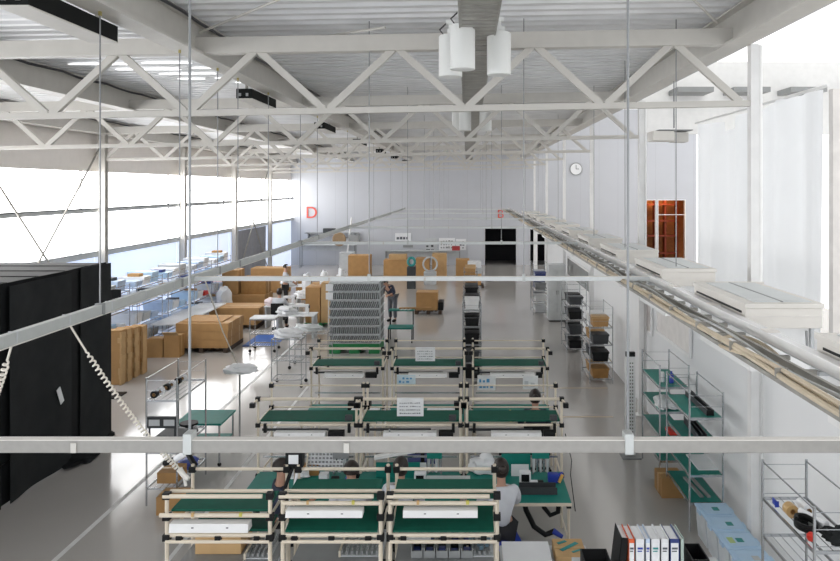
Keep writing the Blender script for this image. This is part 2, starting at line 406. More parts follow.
# columns
CNAME = 'hall_column'
for k, Y in enumerate([15.27, 21.27, 27.27, 33.27, 39.27]):
    t = thing(CNAME, 'white H section column against the window wall, %s from the viewer' % ORD[k], 'column', (-10.5, Y, 0), 0, 'columns along the window wall')
    m = MB(); m.box(-.1, -.1, 0, .1, -.085, 6.25); m.box(-.1, .085, 0, .1, .1, 6.25); m.box(-.01, -.085, 0, .01, .085, 6.25); m.build('shaft', STEEL_W, t)
    MB().box(-.15, -.15, 0, .15, .15, .02).build('base_plate', STEEL_W, t)
    m = MB(); m.box(-.12, -.12, 5.9, .12, .12, 6.0); m.build('collar', BRASS if k < 0 else STEEL_W, t)
for k, Y in enumerate(FRAMES):
    t = thing(CNAME, 'white steel column carrying the edge girder, %s from the viewer' % ORD[k], 'column', (3.60, Y, 0), 0, 'columns under the edge girder')
    MB().box(-.05, -.06, 0, .05, .06, 6.44+rz_(3.5)).build('shaft', WHITE, t)
    MB().box(-.11, -.11, 0, .11, .11, .02).build('base_plate', WHITE, t)
    if k in (0, 1):
        MB().tube([(.095, .04, 0.05), (.095, .04, 6.5)], .036, 14).build('drain_pipe', WHITE, t, smooth=True)
one('hall_column', MB().box(-.06, -.06, 0, .06, .06, 2.3), WHITE, 'slim white post beside the black doorway at the back wall', 'column', (3.95, 42.0, 0))

# X bracing on the window wall
for (ya, yb, lb) in ((15.4, 21.1, 'crossed bracing rods on the window wall above the black tent'), (33.4, 39.1, 'crossed bracing rods on the window wall before the grey curtain')):
    t = thing('cross_bracing', lb, 'bracing', (-10.52, 0, 0))
    MB().tube([(0, ya, 5.9), (0, yb, .3)], .028, 6).build('rod', GALVD, t); MB().tube([(.04, ya, .3), (.04, yb, 5.9)], .028, 6).build('rod', GALVD, t)
def curtain_mesh(p0, p1, z0, z1t, amp=.04, n=80, wob=9, thick=.01, seed=1):
    """a hanging cloth between two floor points, z1t(s) gives top height"""
    r = random.Random(seed); a, b = Vector(p0), Vector(p1); d = (b-a); nrm = Vector((d.y, -d.x, 0)).normalized(); L_ = d.length
    vs = []; fs = []; ph = [r.uniform(0, 6) for _ in range(4)]
    for side in (0, 1):
        for i in range(n+1):
            s_ = i/n; w = amp*(math.sin(s_*L_*wob+ph[0])+.6*math.sin(s_*L_*wob*.43+ph[1])+.4*math.sin(s_*L_*wob*1.9+ph[2]))
            for q in (0, .5, 1):
                z = z0+(z1t(s_)-z0)*q
                p = a+d*s_+nrm*(w*(1.15-.45*q)+side*thick); vs.append((p.x, p.y, z))
    o = (n+1)*3
    for i in range(n):
        for q in (0, 1):
            A = i*3+q; fs.append((A, A+3, A+4, A+1)); fs.append((o+A, o+A+1, o+A+4, o+A+3))
        fs.append((i*3, o+i*3, o+i*3+3, i*3+3)); fs.append((i*3+2, i*3+5, o+i*3+5, o+i*3+2))
    fs.append((0, 1, o+1, o)); fs.append((1, 2, o+2, o+1)); e = n*3; fs.append((e, o+e, o+e+1, e+1)); fs.append((e+1, o+e+1, o+e+2, e+2))
    if thick <= 0:
        fs = [f for f in fs if max(f) < o]; vs = vs[:o]
    m = MB(); m._add(vs, fs); return m
one('hanging_curtain', curtain_mesh((-10.64, 33.6, 0), (-10.64, 39.0, 0), .0, lambda s: 2.7, .02, 70, 8), mat('slate_curtain', (.27, .28, .31), .7), 'slate grey hanging curtain on the lower window wall behind crossed rods', 'curtain', smooth=True)
t = one('hanging_curtain', curtain_mesh((5.0, 10.12, 0), (5.0, 16.05, 0), .0, lambda s: 6.05+.06*math.sin(s*7)-(.18 if .60 < s < .72 else 0), .10, 200, 4.2, 0, seed=5), SHEETW, 'tall white vinyl sheet hanging in the side bay behind the beige air units', 'curtain', smooth=True)
MB().tube([(5.0, 10.2, 6.12), (5.0, 16.1, 6.12)], .025, 8).build('curtain_rail', WHITE, t)
one('duct_post', MB().box(-.09, -.06, 0, .09, .06, 6.1), BEIGEW, 'narrow beige wall post at the near edge of the tall white sheet', 'post', (5.25, 10.45, 0))

# ------------------------------------------------------------------ things under the roof
# cable ladder down the middle of the roof
t = thing('cable_ladder', 'dark cable ladder running down the middle of the roof between white can lights', 'cable tray', (.11, 0, 6.30))
MB().box(-.19, 2, 0, -.175, 44, .07).build('side_rail', GALVD, t); MB().box(.175, 2, 0, .19, 44, .07).build('side_rail', GALVD, t)
LADDER_ROOT = t
MB().tube([(-.05, 2+q, .05+.006*math.sin(q)) for q in range(0, 43)], .02, 6).build('cable', DARKM, t); MB().tube([(.06, 2+q, .05+.006*math.cos(q*1.3)) for q in range(0, 43)], .025, 6).build('cable', DARKM, t)

def can_light(loc, label):
    t = thing('can_light', label, 'lamp', loc, 0, 'white can lights under the cable ladder')
    R = .128
    MB().lathe([(R*.82, 0.0), (R, .006), (R, .44), (R*.93, .455), (0.001, .457)], 26).build('housing', LAMPW, t, smooth=True)
    MB().lathe([(R*.80, .03), (0.001, .031)], 22).build('diffuser', LAMPG, t, smooth=True)
    MB().lathe([(.035, .457), (.035, .53), (.02, .53), (.02, .60)], 10).build('stem', LAMPW, t)
    MB().box(-.05, -.03, .58, .05, .03, .62).build('bracket', LAMPW, t)
    MB().tube([(-.06, .03, .45), (-.12, .04, .53), (-.02, .02, .62)], .009, 6).build('cable', DARKM, t, 'black flex')
    return t
def can_pos(px, bottom_y, Y): p = at(px, bottom_y, Y); return (p.x, p.y, p.z)
can_light(can_pos(462.5, 70, 7.5), 'white cylindrical can light, frontmost of the near trio')
can_light(can_pos(450.5, 77.5, 8.05), 'white cylindrical can light tucked behind the frontmost one')
can_light(can_pos(499, 75.5, 7.85), 'white cylindrical can light alone on the far side of the ladder, near trio')
can_light(can_pos(465, 131, 15.45), 'white cylindrical can light beyond the first truss, beside the ladder, window side')
can_light(can_pos(458, 131, 15.9), 'white cylindrical can light half hidden behind another beyond the first truss')
can_light(can_pos(485.5, 131, 15.5), 'white cylindrical can light beyond the first truss, beside the ladder, side bay side')
MB_ = MB(); MB_.box(.14, 7.8, 6.36, .40, 7.90, 6.41)
one('lamp_bracket', MB_, LAMPW, 'white bracket arm carrying the lone near can light', 'bracket')

# black ceiling boxes in a row under the girder
for k in range(7):
    y0 = 6.05+6.3*k
    t = thing('ceiling_box', 'long black sided box hung under the roof girder, %s of the row' % (ORD[k]+' and nearest' if k == 0 else ORD[k]), 'ceiling unit', (-3.735, y0, 6.19), 0, 'black boxes under the roof girder')
    MB().box(-.135, 0, .012, .135, 1.55, .175, .004).build('body', BLACKBOX, t)
    MB().box(-.14, -.005, 0, .14, 1.555, .012).build('underside', STEEL_W, t, 'beige underside panel')
    for yy in (.15, 1.4):
        MB().box(-.02, yy-.015, .175, .02, yy+.015, .27).build('hanger', GALVD, t)
    m = MB(); m.box(-.09, -.012, .05, -.05, -.001, .10); m.box(.03, -.012, .05, .07, -.001, .10); m.build('socket', GREYP, t)

# suspended aluminium grid: cross bars, rails and rods
ZG = 3.56
BARY = [3.27+6*k for k in range(7)]
for k, Y in enumerate(BARY):
    t = thing('cross_bar', 'suspended aluminium cross bar over the work area, %s from the viewer' % ORD[k], 'bar', (0, Y, ZG), 0, 'suspended aluminium cross bars')
    xa, xb = (-3.42, 2.36) if k else (-3.4, 3.1)
    m = MB(); m.box(xa, -.026, -.027, xb, .026, .027, .004); m.build('profile', ALU if k == 0 else LIDGREY, t)  # far bars paler, their brighter light is put into the colour
    MB().box(xa, -.027, .0275, xb, .02, .0305).build('top_highlight', OFFWHITE, t)  # bright top edge, a highlight put into the strip's colour
    for hx in (-1.23, .714):
        c = MB(); c.box(hx-.019, -.034, -.032, hx+.019, .034, .058, .004); c.build('clamp', RAILM, t)
        MB().tube([(hx, 0, .07), (hx, 0, 6.82-ZG+rz_(hx))], .007 if k else .006, 6).build('hanger_rod', ROD, t)
    for hx in (-1.73, -.53): MB().box(hx-.012, -.033, -.024, hx+.012, -.0265, .018).build('joint_plate', STEEL_W, t)
t = thing('guide_rail', 'grey aluminium rail hung along the window side of the work area', 'rail', (-3.45, 0, ZG))
m = MB(); m.box(-.03, 2.0, -.045, .03, 41, .045, .004); m.build('profile', RAILM, t)
MB().box(-.04, 2.0, -.052, .04, 41, -.0455).build('lower_lip', OFFWHITE, t)
for q, Y in enumerate((4.9, 6.93, 8.85, 10.2, 11.1, 12.8, 15.27, 17.0, 21.27, 27.27, 33.27, 39.27)):
    MB().tube([(0, Y, .04), (0, Y, 6.82-ZG+rz_(-3.45))], .007, 6).build('hanger_rod', ROD, t)
    MB().box(-.04, Y-.02, -.05, .04, Y+.02, .055).build('clamp', GREYP, t)
    MB().box(-.012, Y-.012, 6.32-ZG, .012, Y+.012, 6.37-ZG).build('rod_anchor', BRASS, t)
for Y in [2.6+.75*i for i in range(16)]: MB().box(-.035, Y-.006, -.04, .035, Y+.006, .05).build('joint_plate', LGREY, t)
t = thing('guide_rail', 'bright aluminium rail with cable tray hung along the side bay', 'rail', (2.33, 0, ZG))
m = MB(); m.box(-.04, 2.0, -.04, .04, 41, .04, .005); m.build('profile', BRIGHT, t)
MB().box(.06, 2, -.1, .085, 41, -.04).build('lower_profile', RAILM, t)
MB().box(-.19, 2, -.075, -.165, 41, -.02).build('tray_side', GALVD, t)
def grating(x0, x1, z0, z1, y0, y1, pitch, w, name, m, parent):
    bm = bmesh.new(); rows = []; y = y0
    while y < y1:
        for q in (y, y+w): rows.append([bm.verts.new((x, q, z0)) for x in (x0, x0+.015, x1)])
        y += pitch
    for i in range(len(rows)-1):
        a_, b_ = rows[i], rows[i+1]; bm.faces.new((a_[0], a_[1], b_[1], b_[0]))
        if i % 2 == 0: bm.faces.new((a_[1], a_[2], b_[2], b_[1]))
    r_ = bmesh.ops.extrude_face_region(bm, geom=list(bm.faces))
    for v in r_['geom']:
        if isinstance(v, bmesh.types.BMVert): v.co.z = z1
    return MB().bm(bm).build(name, m, parent)
grating(-.175, .175, .01, .03, 2.0, 44, .155, .11, 'ladder_grating', GALVD, LADDER_ROOT)
grating(-.38, -.03, -.085, -.055, 2.3, 40, .42, .04, 'tray_grating', GALVD, t)
for Y in (9.27, 12.27, 15.27, 21.27, 27.27, 33.27): MB().tube([(.3, Y, 0), (.3, Y, 6.82-ZG)], .007, 6).build('hanger_rod', ROD, t)
for Y in [3+1.3*i for i in range(14)]: MB().box(-.05, Y, .04, .05, Y+.12, .05).build('joint_plate', OFFWHITE, t)
cw = thing('conduit_bundle', 'tan cable bundle strapped along the edge of the hung cable tray', 'cable', (1.95, 0, 3.53))
for (dx, dz, rr, ph) in ((0, 0, .019, 0), (.034, .004, .016, 1.3), (.014, .026, .014, 2.2)):
    MB().tube([(dx+.008*math.sin(q*.9+ph), 2.0+q*.4, dz+.008*math.cos(q*.7+ph)) for q in range(98)], rr, 7).build('cable', TAN, cw, smooth=True)
for i in range(24): MB().box(-.024, 3+i*.8, -.022, .055, 3.015+i*.8, .045).build('strap', GALVD, cw)
lp = MB(); lp.tube([(2.1+.16*math.cos(a), 5.5+.45*math.sin(a), 3.5+.02*math.sin(2*a)) for a in [i*.35 for i in range(37)]], .014, 6)
one('cable_coil', lp, TAN, 'loose tan cable looped on the tray near the closest air unit', 'cable')
gc = MB()
for q in range(1): gc.tube([(2.05+.1*q, 3.0+.3*i, 3.55+.02*math.sin(i*.8+q)) for i in range(100)], .011, 5)
one('tray_cables', gc, LGREY, 'grey cables lying loose in the hung cable tray', 'cable')

# beige air units along the right rail
for k in range(11):
    y0 = 3.61+2.73*k
    t = thing('air_unit', 'beige ceiling air unit beside the bright rail, %s of the row' % (ORD[k]), 'air unit', (2.4, y0, 3.49), 0, 'beige air units along the rail')
    MB().box(0, 0, 0, .66, 1.45, .175, .012).build('casing', OFFWHITE, t)
    MB().box(-.012, -.012, .176, .672, 1.462, .215, .006).build('lid', OFFWHITE, t)
    m = MB(); m.box(.1, .08, .2155, .33, 1.37, .222); m.box(.36, .08, .2155, .6, 1.37, .222); m.build('top_panel', LIDGREY, t, 'pale grey inset top panels')
    MB().box(.335, .08, .2156, .355, 1.37, .223).build('seam', GREYP, t)
    MB().box(-.006, .1, .12, .004, 1.35, .138).build('air_slot', BLACKP, t, 'black slot along the rail side')
    MB().box(-.002, -.004, .10, .66, .002, .106).build('groove', BEIGEW, t)
    MB().box(.05, .05, -.38, .57, 1.40, -.001, .01).build('drop_box', WHITE, t)
    MB().box(.575, .03, -.30, .60, .08, .16).build('side_bracket', LGREY, t)
    for yy in (.25, 1.2): MB().box(-.11, yy-.02, -.012, .0, yy+.02, .012).build('mount_arm', LGREY, t)
    m = MB(); m.tube([(.52, .0, -.02), (.5, -.06, -.16), (.42, -.07, -.25)], .012, 6); m.build('drain_hose', GREYP, t)
pw = at(668, 137, 12.3)
t = thing('projector', 'small beige box unit hung on a rod before the side bay columns', 'projector', (pw.x, 12.3, 5.52))
MB().box(-.30, -.2, -.04, .05, .2, .12, .01).build('body', OFFWHITE, t); MB().box(.051, -.15, -.06, .3, .15, .10, .01).build('side_box', STEEL_W, t); MB().box(-.2, -.22, .125, .35, .22, .14).build('mount_plate', GREYP, t)
MB().tube([(.1, 0, .18), (.1, 0, 1.3)], .012, 8).build('rod', ROD, t)
one('bar_bracket', MB().box(0, 0, 0, .74, .05, .055, .005), OFFWHITE, 'short white bar across the front of the second visible air unit', 'bar', (2.88, 8.98, 3.50))

# coiled and straight cords hanging off the grid
def helix(a, b, sag, R, turns, r, straight=.12):
    a, b = Vector(a), Vector(b); n = turns*9; pts = []
    d = (b-a).normalized(); u = d.cross(Vector((0, 1, .2))).normalized(); w = d.cross(u)
    for i in range(n+1):
        s = i/n; c = a+(b-a)*s+Vector((0, 0, -sag*4*s*(1-s)))
        k = R*min(1, max(0, (s-straight)/.05))*min(1, max(0, (1-s)/.04)); th = 2*math.pi*turns*s
        pts.append(c+u*k*math.cos(th)+w*k*math.sin(th))
    return MB().tube(pts, r, 5)
one('coiled_cord', helix((-3.45, 6.41, 3.50), (-2.88, 7.40, 1.86), .09, .019, 42, .009), CORD, 'white coiled air cord dropping from the grey rail to the first rack', 'cord', smooth=True)
one('coiled_cord', helix((-3.45, 5.58, 3.50), (-3.95, 6.0, 2.75), .05, .019, 20, .009), CORD, 'white coiled air cord hanging short before the black tent', 'cord', smooth=True)
one('air_gun', MB().tube([(-2.89, 7.40, 1.88), (-2.84, 7.39, 1.82), (-2.78, 7.37, 1.79)], .03, 8, .022).tube([(-2.84, 7.39, 1.82), (-2.81, 7.37, 1.72)], .016, 7), OFFWHITE, 'white air gun at the end of the coiled cord by the first rack', 'tool', smooth=True)
a1 = at(206, 305, 13.0); b1 = at(237, 363, 13.5)
one('drop_cord', MB().tube([(-3.3, 9.3, 3.52), tuple(Vector((-3.3, 9.3, 3.52)).lerp(b1, .5)+Vector((-.02, 0, -.03))), tuple(b1)], .010, 6), CORD, 'white straight cord dropping from the second cross bar to the white bundle', 'cord', smooth=True)

# black tent beside the window wall
t = thing('black_tent', 'large black curtained tent standing by the window wall', 'tent', (-8.55, 0, 0))
TX, TZ = 1.70, 3.26
MB().box(-TX-.1, 7.0, TZ-.02, TX-.01, 14.0, TZ+.02).build('roof_sheet', mat('charcoal_cloth', (.03, .03, .031), .7), t)
sh = curtain_mesh((TX, 7.0, 0), (TX, 14.0, 0), .02, lambda s: TZ+.03, .03, 120, 2.4, seed=3); sh.build('side_curtain', BLACKF, t, smooth=True)
p2 = curtain_mesh((TX+.06, 10.9, 0), (TX+.08, 12.6, 0), .03, lambda s: TZ-.02, .025, 60, 3, seed=9); p2.build('front_panel', BLACKF2, t, smooth=True)
p3 = curtain_mesh((TX+.05, 13.0, 0), (TX+.06, 14.02, 0), .03, lambda s: TZ+.02, .02, 40, 4, seed=19); p3.build('front_panel', BLACKF2, t, smooth=True)
curtain_mesh((TX, 14.0, 0), (-TX-.05, 14.0, 0), .02, lambda s: TZ+.02, .03, 60, 3, seed=12).build('rear_curtain', BLACKF, t, smooth=True)
for y in (7.05, 10.5, 13.95):
    MB().tube([(TX-.06, y, 0), (TX-.06, y, TZ-.02)], .025, 8).build('frame_post', BLACKP, t)
for y in (9.4, 10.2, 11, 11.8, 12.6, 13.4):
    MB().beam((-TX, y, TZ+.022), (TX-.03, y, TZ+.022), .05, .015).build('roof_rib', BLACKF, t)
MB().blob((TX+.05, 12.9, 0.0), .32, .55, .07, .25, 3, 2).build('pooled_hem', BLACKF, t, smooth=True)
MB().blob((TX+.03, 13.9, 0.0), .12, .2, .05, .25, 3, 3).build('pooled_hem', BLACKF, t, smooth=True)
MB().beam((TX+.13, 12.12, 1.40), (TX+.13, 12.24, 1.14), .014, .10).build('paper_tag', PAPER, t, 'white paper tag')
q = MB().tube([(TX+.05, 10.72, .02), (TX+.05, 10.72, .65), (TX+.05, 11.05, .65), (TX+.05, 11.05, .02)], .02, 8)
one('steel_stand', q.rot(Matrix.Translation((-8.55, 0, 0))), BLACKP, 'small black tube stand at the near foot of the black tent', 'stand')

# floor lines
LINEM = mat('white_floor_tape', (.74, .74, .72), .5)
one('floor_line', MB().box(-5.24, 6.0, 0.001, -5.17, 40, .003), LINEM, 'long white aisle line painted on the floor beside the black tent', 'floor line')
one('floor_line', MB().box(-3.80, 8.0, 0.001, -3.74, 17.5, .003), LINEM, 'white aisle line painted on the floor beside the workstations', 'floor line')
OCH = mat('ochre_floor_tape', (.60, .48, .33), .5)
one('floor_line', MB().box(1.95, 17.28, .001, 3.3, 17.34, .003), OCH, 'ochre floor tape line at the foot of the wire racks', 'floor line')
one('floor_line', MB().box(1.95, 15.10, .001, 3.0, 15.16, .003), OCH, 'ochre floor tape line between workstations and green shelves', 'floor line')

# ------------------------------------------------------------------ signs on the back wall
def letter(ch, px, py, h, m, label):
    cu = bpy.data.curves.new('letter_sign', 'FONT'); cu.body = ch; cu.size = h/.70; cu.extrude = .02; cu.align_x = 'CENTER'
    tmp = bpy.data.objects.new('tmp', cu); COL.objects.link(tmp)
    bpy.context.view_layer.update()
    me = bpy.data.meshes.new_from_object(tmp.evaluated_get(bpy.context.evaluated_depsgraph_get())); bpy.data.objects.remove(tmp)
    me.materials.clear(); me.materials.append(m)
    o = bpy.data.objects.new('letter_sign', me); COL.objects.link(o); p = at(px, py, YB-.04)
    o.location = p; o.rotation_euler = (math.pi/2, 0, 0); return tag(o, label, 'sign')
letter('D', 311.5, 218, .70, REDL, 'red letter D sign on the white back wall')
letter('B', 500.5, 218, .52, REDL, 'red letter B sign on the back wall above the black doorway')
p = at(576, 169, YB-.05)
t = thing('wall_clock', 'round grey rimmed clock high on the white back wall', 'clock', p)
m = MB(); m.tube([(.36*math.cos(a), 0, .36*math.sin(a)) for a in [i*2*math.pi/28 for i in range(29)]], .03, 6); m.build('rim', GREYP, t)
MB().lathe([(.34, 0), (.34, .02), (.001, .021)], 28).rot(Matrix.Rotation(math.pi/2, 4, 'X')).build('dial', PAPER, t)
m = MB(); m.box(-.015, -.04, 0, .015, -.02, .24); m.box(-.0, -.04, -.015, .18, -.02, .015); m.build('hand', DGREY, t)
def board(px0, py0, px1, py1, Y, m, label, marks=None, cat='notice', name='notice_board', mm=INK, rows=2, cols=6, fine=False):
    a, b = at(px0, py0, Y), at(px1, py1, Y); w, h = b.x-a.x, a.z-b.z
    t = thing(name, label, cat, ((a.x+b.x)/2, Y, b.z))
    MB().box(-w/2, -.01, 0, w/2, .02, h).build('panel', m, t)
    if marks:
        k = MB(); r = random.Random(int(px0*7+py0))
        for i in range(rows):
            for j in range(cols):
                x = -w/2+w*(.1+.8*j/cols); z = h*(.88-.76*(i+.9)/rows)
                if r.random() < .9: k.box(x, -.016, z, x+w*.8/cols*r.uniform(.45, .85), -.0105, z+h*.76/rows*(r.uniform(.35, .65) if not fine else r.uniform(.12, .30)))
        k.build('lettering', mm, t)
    return t
board(395, 233, 411, 241, YB-.06, PAPER, 'white notice board with bold black marks on the back wall', True, rows=1, cols=4)
board(403, 245, 413, 247.5, YB-.06, GREYP, 'narrow grey strip shelf under the black marked notice board')
board(425, 238, 437, 253, YB-.06, LGREY, 'grey notice panel with dark grids on the back wall', True, mm=DGREY, rows=3, cols=2)
board(439, 238, 455, 250, YB-.06, PAPER, 'white notice panel with small grey marks on the back wall', True, mm=GREYP, rows=3, cols=5)
board(456, 239, 466, 250, YB-.06, PAPER, 'white notice panel with grey print nearest the black doorway', True, rows=3, cols=3)
p = at(456, 255, YB-.7); one('red_case', MB().box(-.24, -.15, 0, .24, .15, .26, .02), mat('dull_red', (.35, .03, .03), .5), 'red case on the bench top below the notice panels', 'case', (p.x, YB-.7, .95))

# ------------------------------------------------------------------ cartons and pallets
def carton(name, w, d, h, loc, label, rz=0, m=None, group=None, cat='box', flaps=False):
    t = thing(name, label, cat, loc, rz, group)
    MB().box(-w/2, -d/2, 0, w/2, d/2, h, .006).build('body', m or CARD, t)
    MB().box(-w/2-.002, -.03, h*.0+.02, w/2+.002, .03, h+.003).build('tape', TAPE, t)
    if flaps:
        MB().beam((-w/2, -d/2, h), (-w/2-.12, -d/2, h+.10), .01, .012)
        f_ = MB(); f_._add([(-w/2, -d/2, h), (w/2, -d/2, h), (w/2, -d/2-.14, h+.12), (-w/2, -d/2-.14, h+.12), (-w/2, -d/2+.008, h), (w/2, -d/2+.008, h), (w/2, -d/2-.135, h+.13), (-w/2, -d/2-.135, h+.13)],
                [(0,1,2,3), (7,6,5,4), (0,4,5,1), (1,5,6,2), (2,6,7,3), (3,7,4,0)]); f_.build('flap', CARDL, t)
    return t
def pallet(w, d, loc, label, m=WOODP, rz=0, group=None, h=.13):
    t = thing('pallet', label, 'pallet', loc, rz, group)
    dt = .025 if h < .2 else .09
    dk = MB(); n = 7 if h < .2 else 1
    for i in range(n):
        x = -w/2+i*(w-.11)/max(1, n-1); dk.box(x, -d/2, h-dt, (x+.11) if n > 1 else w/2, d/2, h)
    dk.build('deck', m, t)
    rw = .06 if h < .2 else .15
    for x in (-w/2+rw, 0, w/2-rw): MB().box(x-rw, -d/2, 0, x+rw, d/2, h-dt-.001).build('runner', m, t)
    return t
# tall bundles of folded cartons behind the tent
for i, (px, w) in enumerate(((113, .5), (122.5, .36), (130.5, .34), (138, .34))):
    Y = 17.7+.34*i
    X = (px-467)*Y/F
    t = thing('carton_bundle', 'tall bundle of folded cartons behind the tent, %s from the tent' % ORD[i], 'cardboard', (X, Y, 0), 0, 'folded carton bundles')
    h = 1.30-.03*i
    MB().box(-w/2, -.12, 0, w/2, .15, h, .01).build('stack', CARD, t)
    e = MB(); r = random.Random(i); z = 0
    while z < h-.1:
        dz = r.uniform(.08, .16); e.box(w/2-.05+r.uniform(-.03, .04), -.15, z, w/2+r.uniform(.0, .035), .05, min(h, z+dz)); z += dz
    e.build('torn_edge', CARDL, t)
# pair of small cartons
carton('carton', .42, .4, .52, (-8.66, 20.6, 0), 'small closed carton on the floor, tent side of a pair', .1)
carton('carton', .42, .4, .60, (-8.19, 20.62, 0), 'small open carton on the floor beside the long pallet stack', 0, flaps=True)
# long carton stack on dark pallet (A)
pallet(1.5, 1.5, (-7.58, 21.75, 0), 'dark wooden pallet under the long three layer carton stack')
for i in range(3):
    for j in range(2):
        lb = 'long brown carton, %s layer of the big pallet stack, %s' % (['bottom', 'middle', 'top'][i], ['near', 'far'][j])
        carton('long_carton', 1.5, .72, .23, (-7.58+(.0 if i < 2 else .02), 21.38+.73*j, .131+.236*i), lb, 0, group='cartons of the big pallet stack')
one('carton_sheet', MB().box(-.6, -.55, 0, .55, .5, .02), CARD, 'orange brown carton sheet lying on the big pallet stack', 'box', (-7.6, 21.75, .842))
# second pallet stack (B)
pallet(1.5, 1.2, (-7.75, 25.1, 0), 'dark wooden pallet under the two layer carton stack with gap')
for j, (x, w) in enumerate(((-8.15, .66), (-7.36, .66))): carton('carton', w, 1.1, .24, (x, 25.1, .131), 'brown carton in the bottom layer of the gapped stack, %s' % ['window side', 'aisle side'][j])
carton('long_carton', 1.66, 1.15, .33, (-7.75, 25.1, .373), 'long brown carton lying on the two cartons of the gapped stack')
pallet(1.6, 1.3, (-8.45, 28.4, 0), 'dark wooden pallet behind the gapped carton stack')
carton('long_carton', 1.62, 1.2, .52, (-8.45, 28.4, .131), 'long brown carton behind the gapped stack carrying a tall carton')
carton('carton', .62, .8, .92, (-9.0, 28.4, .653), 'upright brown carton standing on the long carton at the back')
carton('carton', .95, .8, .62, (-8.15, 28.5, .653), 'squat dark brown carton beside the upright one on the long carton', m=CARDD)
carton('carton', 1.3, .9, .55, (-9.6, 32.0, 0.0), 'wide brown carton on the floor before the slate curtain', m=CARDD)
carton('carton', 1.6, .9, 1.1, (-8.9, 33.5, 0), 'large brown crate carton behind the upright carton near the slate curtain')
one('green_strap', MB().box(-.35, -.3, 0, .35, .3, .09), PALLET, 'green plastic tray on the floor behind the gapped carton stack', 'tray', (-7.05, 29.3, 0))
# pink wrapped load
pallet(1.2, 1.0, (-9.75, 29.2, 0), 'dark pallet under the pink wrapped load')
t = thing('wrapped_load', 'pinkish wrapped load on brown cartons near the window wall racks', 'load', (-9.75, 29.2, .131))
MB().box(-.55, -.48, 0, .55, .48, .25, .01).build('base_carton', CARDD, t); MB().box(-.55, -.48, .251, .55, .48, .88, .03).build('wrap', PINKW, t)
one('white_bag', MB().blob((0, 0, 0), .28, .3, .45, .15, 3, 8), PAPER, 'white bulging bag leaning between the pink load and cartons', 'bag', (-8.95, 27.2, 0.35), smooth=True)
MB().box(-8.8+.0, 27.0, 0, -8.8, 27.0, 0)
one('bag_plinth', MB().box(-.3, -.3, 0, .3, .3, .36), CARDD, 'low brown box under the white bulging bag', 'box', (-8.95, 27.2, 0))
# blue mat
one('floor_mat', MB().box(-.55, -.85, .001, .42, .85, .02, .004), BLUEM, 'bright blue mat on the floor beside the big pallet stack', 'mat', (-6.12, 22.7, 0))

# metal trays on green pallet
t = pallet(1.42, 1.2, (-3.20, 21.5, 0), 'green plastic pallet under the stack of steel part trays', PALLET, h=.28)
base = None
for i in range(7):
    z = .285+.245*i
    t = thing('part_tray', 'tray of zinc plated steel brackets on the green pallet, %s layer from the bottom' % ORD[i], 'tray', (-3.20, 21.5, z), 0, 'trays of steel brackets')
    MB().box(-.74, -.6, 0, .74, .6, .018).build('tray', LGREY if i < 6 else STEELP, t)
    r = random.Random(i)
    MB().box(-.70, -.50, .0185, .70, .58, .20).build('bracket_core', mat('shaded_steel_parts', (.16, .17, .17), .5, .4), t)
    for q in range(24):
        x = -.68+q*.0585; ln = .07 if i not in (1, 5) else .02
        s_ = MB(); s_.beam((x-ln*.5, -.56, .025), (x+ln*.5, -.57, .205), .020, .04); s_.box(x-.010+ln*.5, -.56, .201, x+.010+ln*.5, .56, .216)
        s_.build('bracket', STEELP if q % 2 else CHROME, t)
    MB().box(-.74, -.60, .225, .74, -.575, .243).build('front_rim', LGREY, t)
    for sx in (-.73, .73): MB().box(sx-.015, -.6, .018, sx+.015, -.57, .243).build('corner_post', OFFWHITE if sx < 0 else STEELP, t)
    if i in (5, 6): MB().box(-.80, -.63, .03, -.60, -.602, .22).build('label_card', PAPER, t)
one('film_wrap', MB().box(-.72, -.58, 0, .70, .58, .035, .01), LIDGREY, 'pale grey cover board on top of the bracket tray stack', 'cover', (-3.20, 21.5, .285+.245*7))

# ------------------------------------------------------------------ wire racks
def wire_rack(name, label, loc, wx, dy, h, levels, rz=0, matted=None, group=None, postm=CHROME, back=True, r=.014):
    t = thing(name, label, 'rack', loc, rz, group)
    for sx in (0, wx):
        for sy in (0, dy):
            MB().tube([(sx, sy, 0), (sx, sy, h)], r, 8).build('post', postm, t)
    for z in levels:
        m = MB()
        for y in (0, dy): m.beam((0, y, z), (wx, y, z), .012, .03)
        for x in (0, wx): m.beam((x, 0, z), (x, dy, z), .012, .03)
        nw = 5
        for q in range(1, nw): m.beam((wx*q/nw, 0, z), (wx*q/nw, dy, z), .006, .006)
        s = m.build('shelf', postm, t)
        if matted: MB().box(.012, .015, z+.016, wx-.012, dy-.015, z+.022).build('shelf_mat', matted, s, 'green mat')
    m = MB()
    for z in (h-.05, h-.2, h-.35):
        m.beam((0, 0, z), (wx, 0, z), .006, .006); m.beam((0, dy, z), (wx, dy, z), .006, .006)
    m.beam((0, 0, h-.02), (0, dy, h-.02), .01, .012); m.beam((wx, 0, h-.02), (wx, dy, h-.02), .01, .012)
    m.build('end_rail', postm, t)
    return t
GL = [.37, .75, 1.14, 1.53]
wire_rack('wire_rack', 'near chrome rack with green matted shelves along the white partition', (3.05, 10.10, 0), .46, 1.15, 1.9, GL, matted=TEAL)
wire_rack('wire_rack', 'far chrome rack with green matted shelves behind the near green one', (3.05, 11.66, 0), .46, 1.15, 1.9, GL, matted=TEAL)
def on(name, mb, m, label, cat, x, y, z, rz=0, smooth=False, group=None): return one(name, mb, m, label, cat, (x, y, z), rz, group, smooth)
t = thing('channel_bar', 'long black channel bar on the top shelf of the near green rack', 'bar', (3.36, 10.68, 1.553))
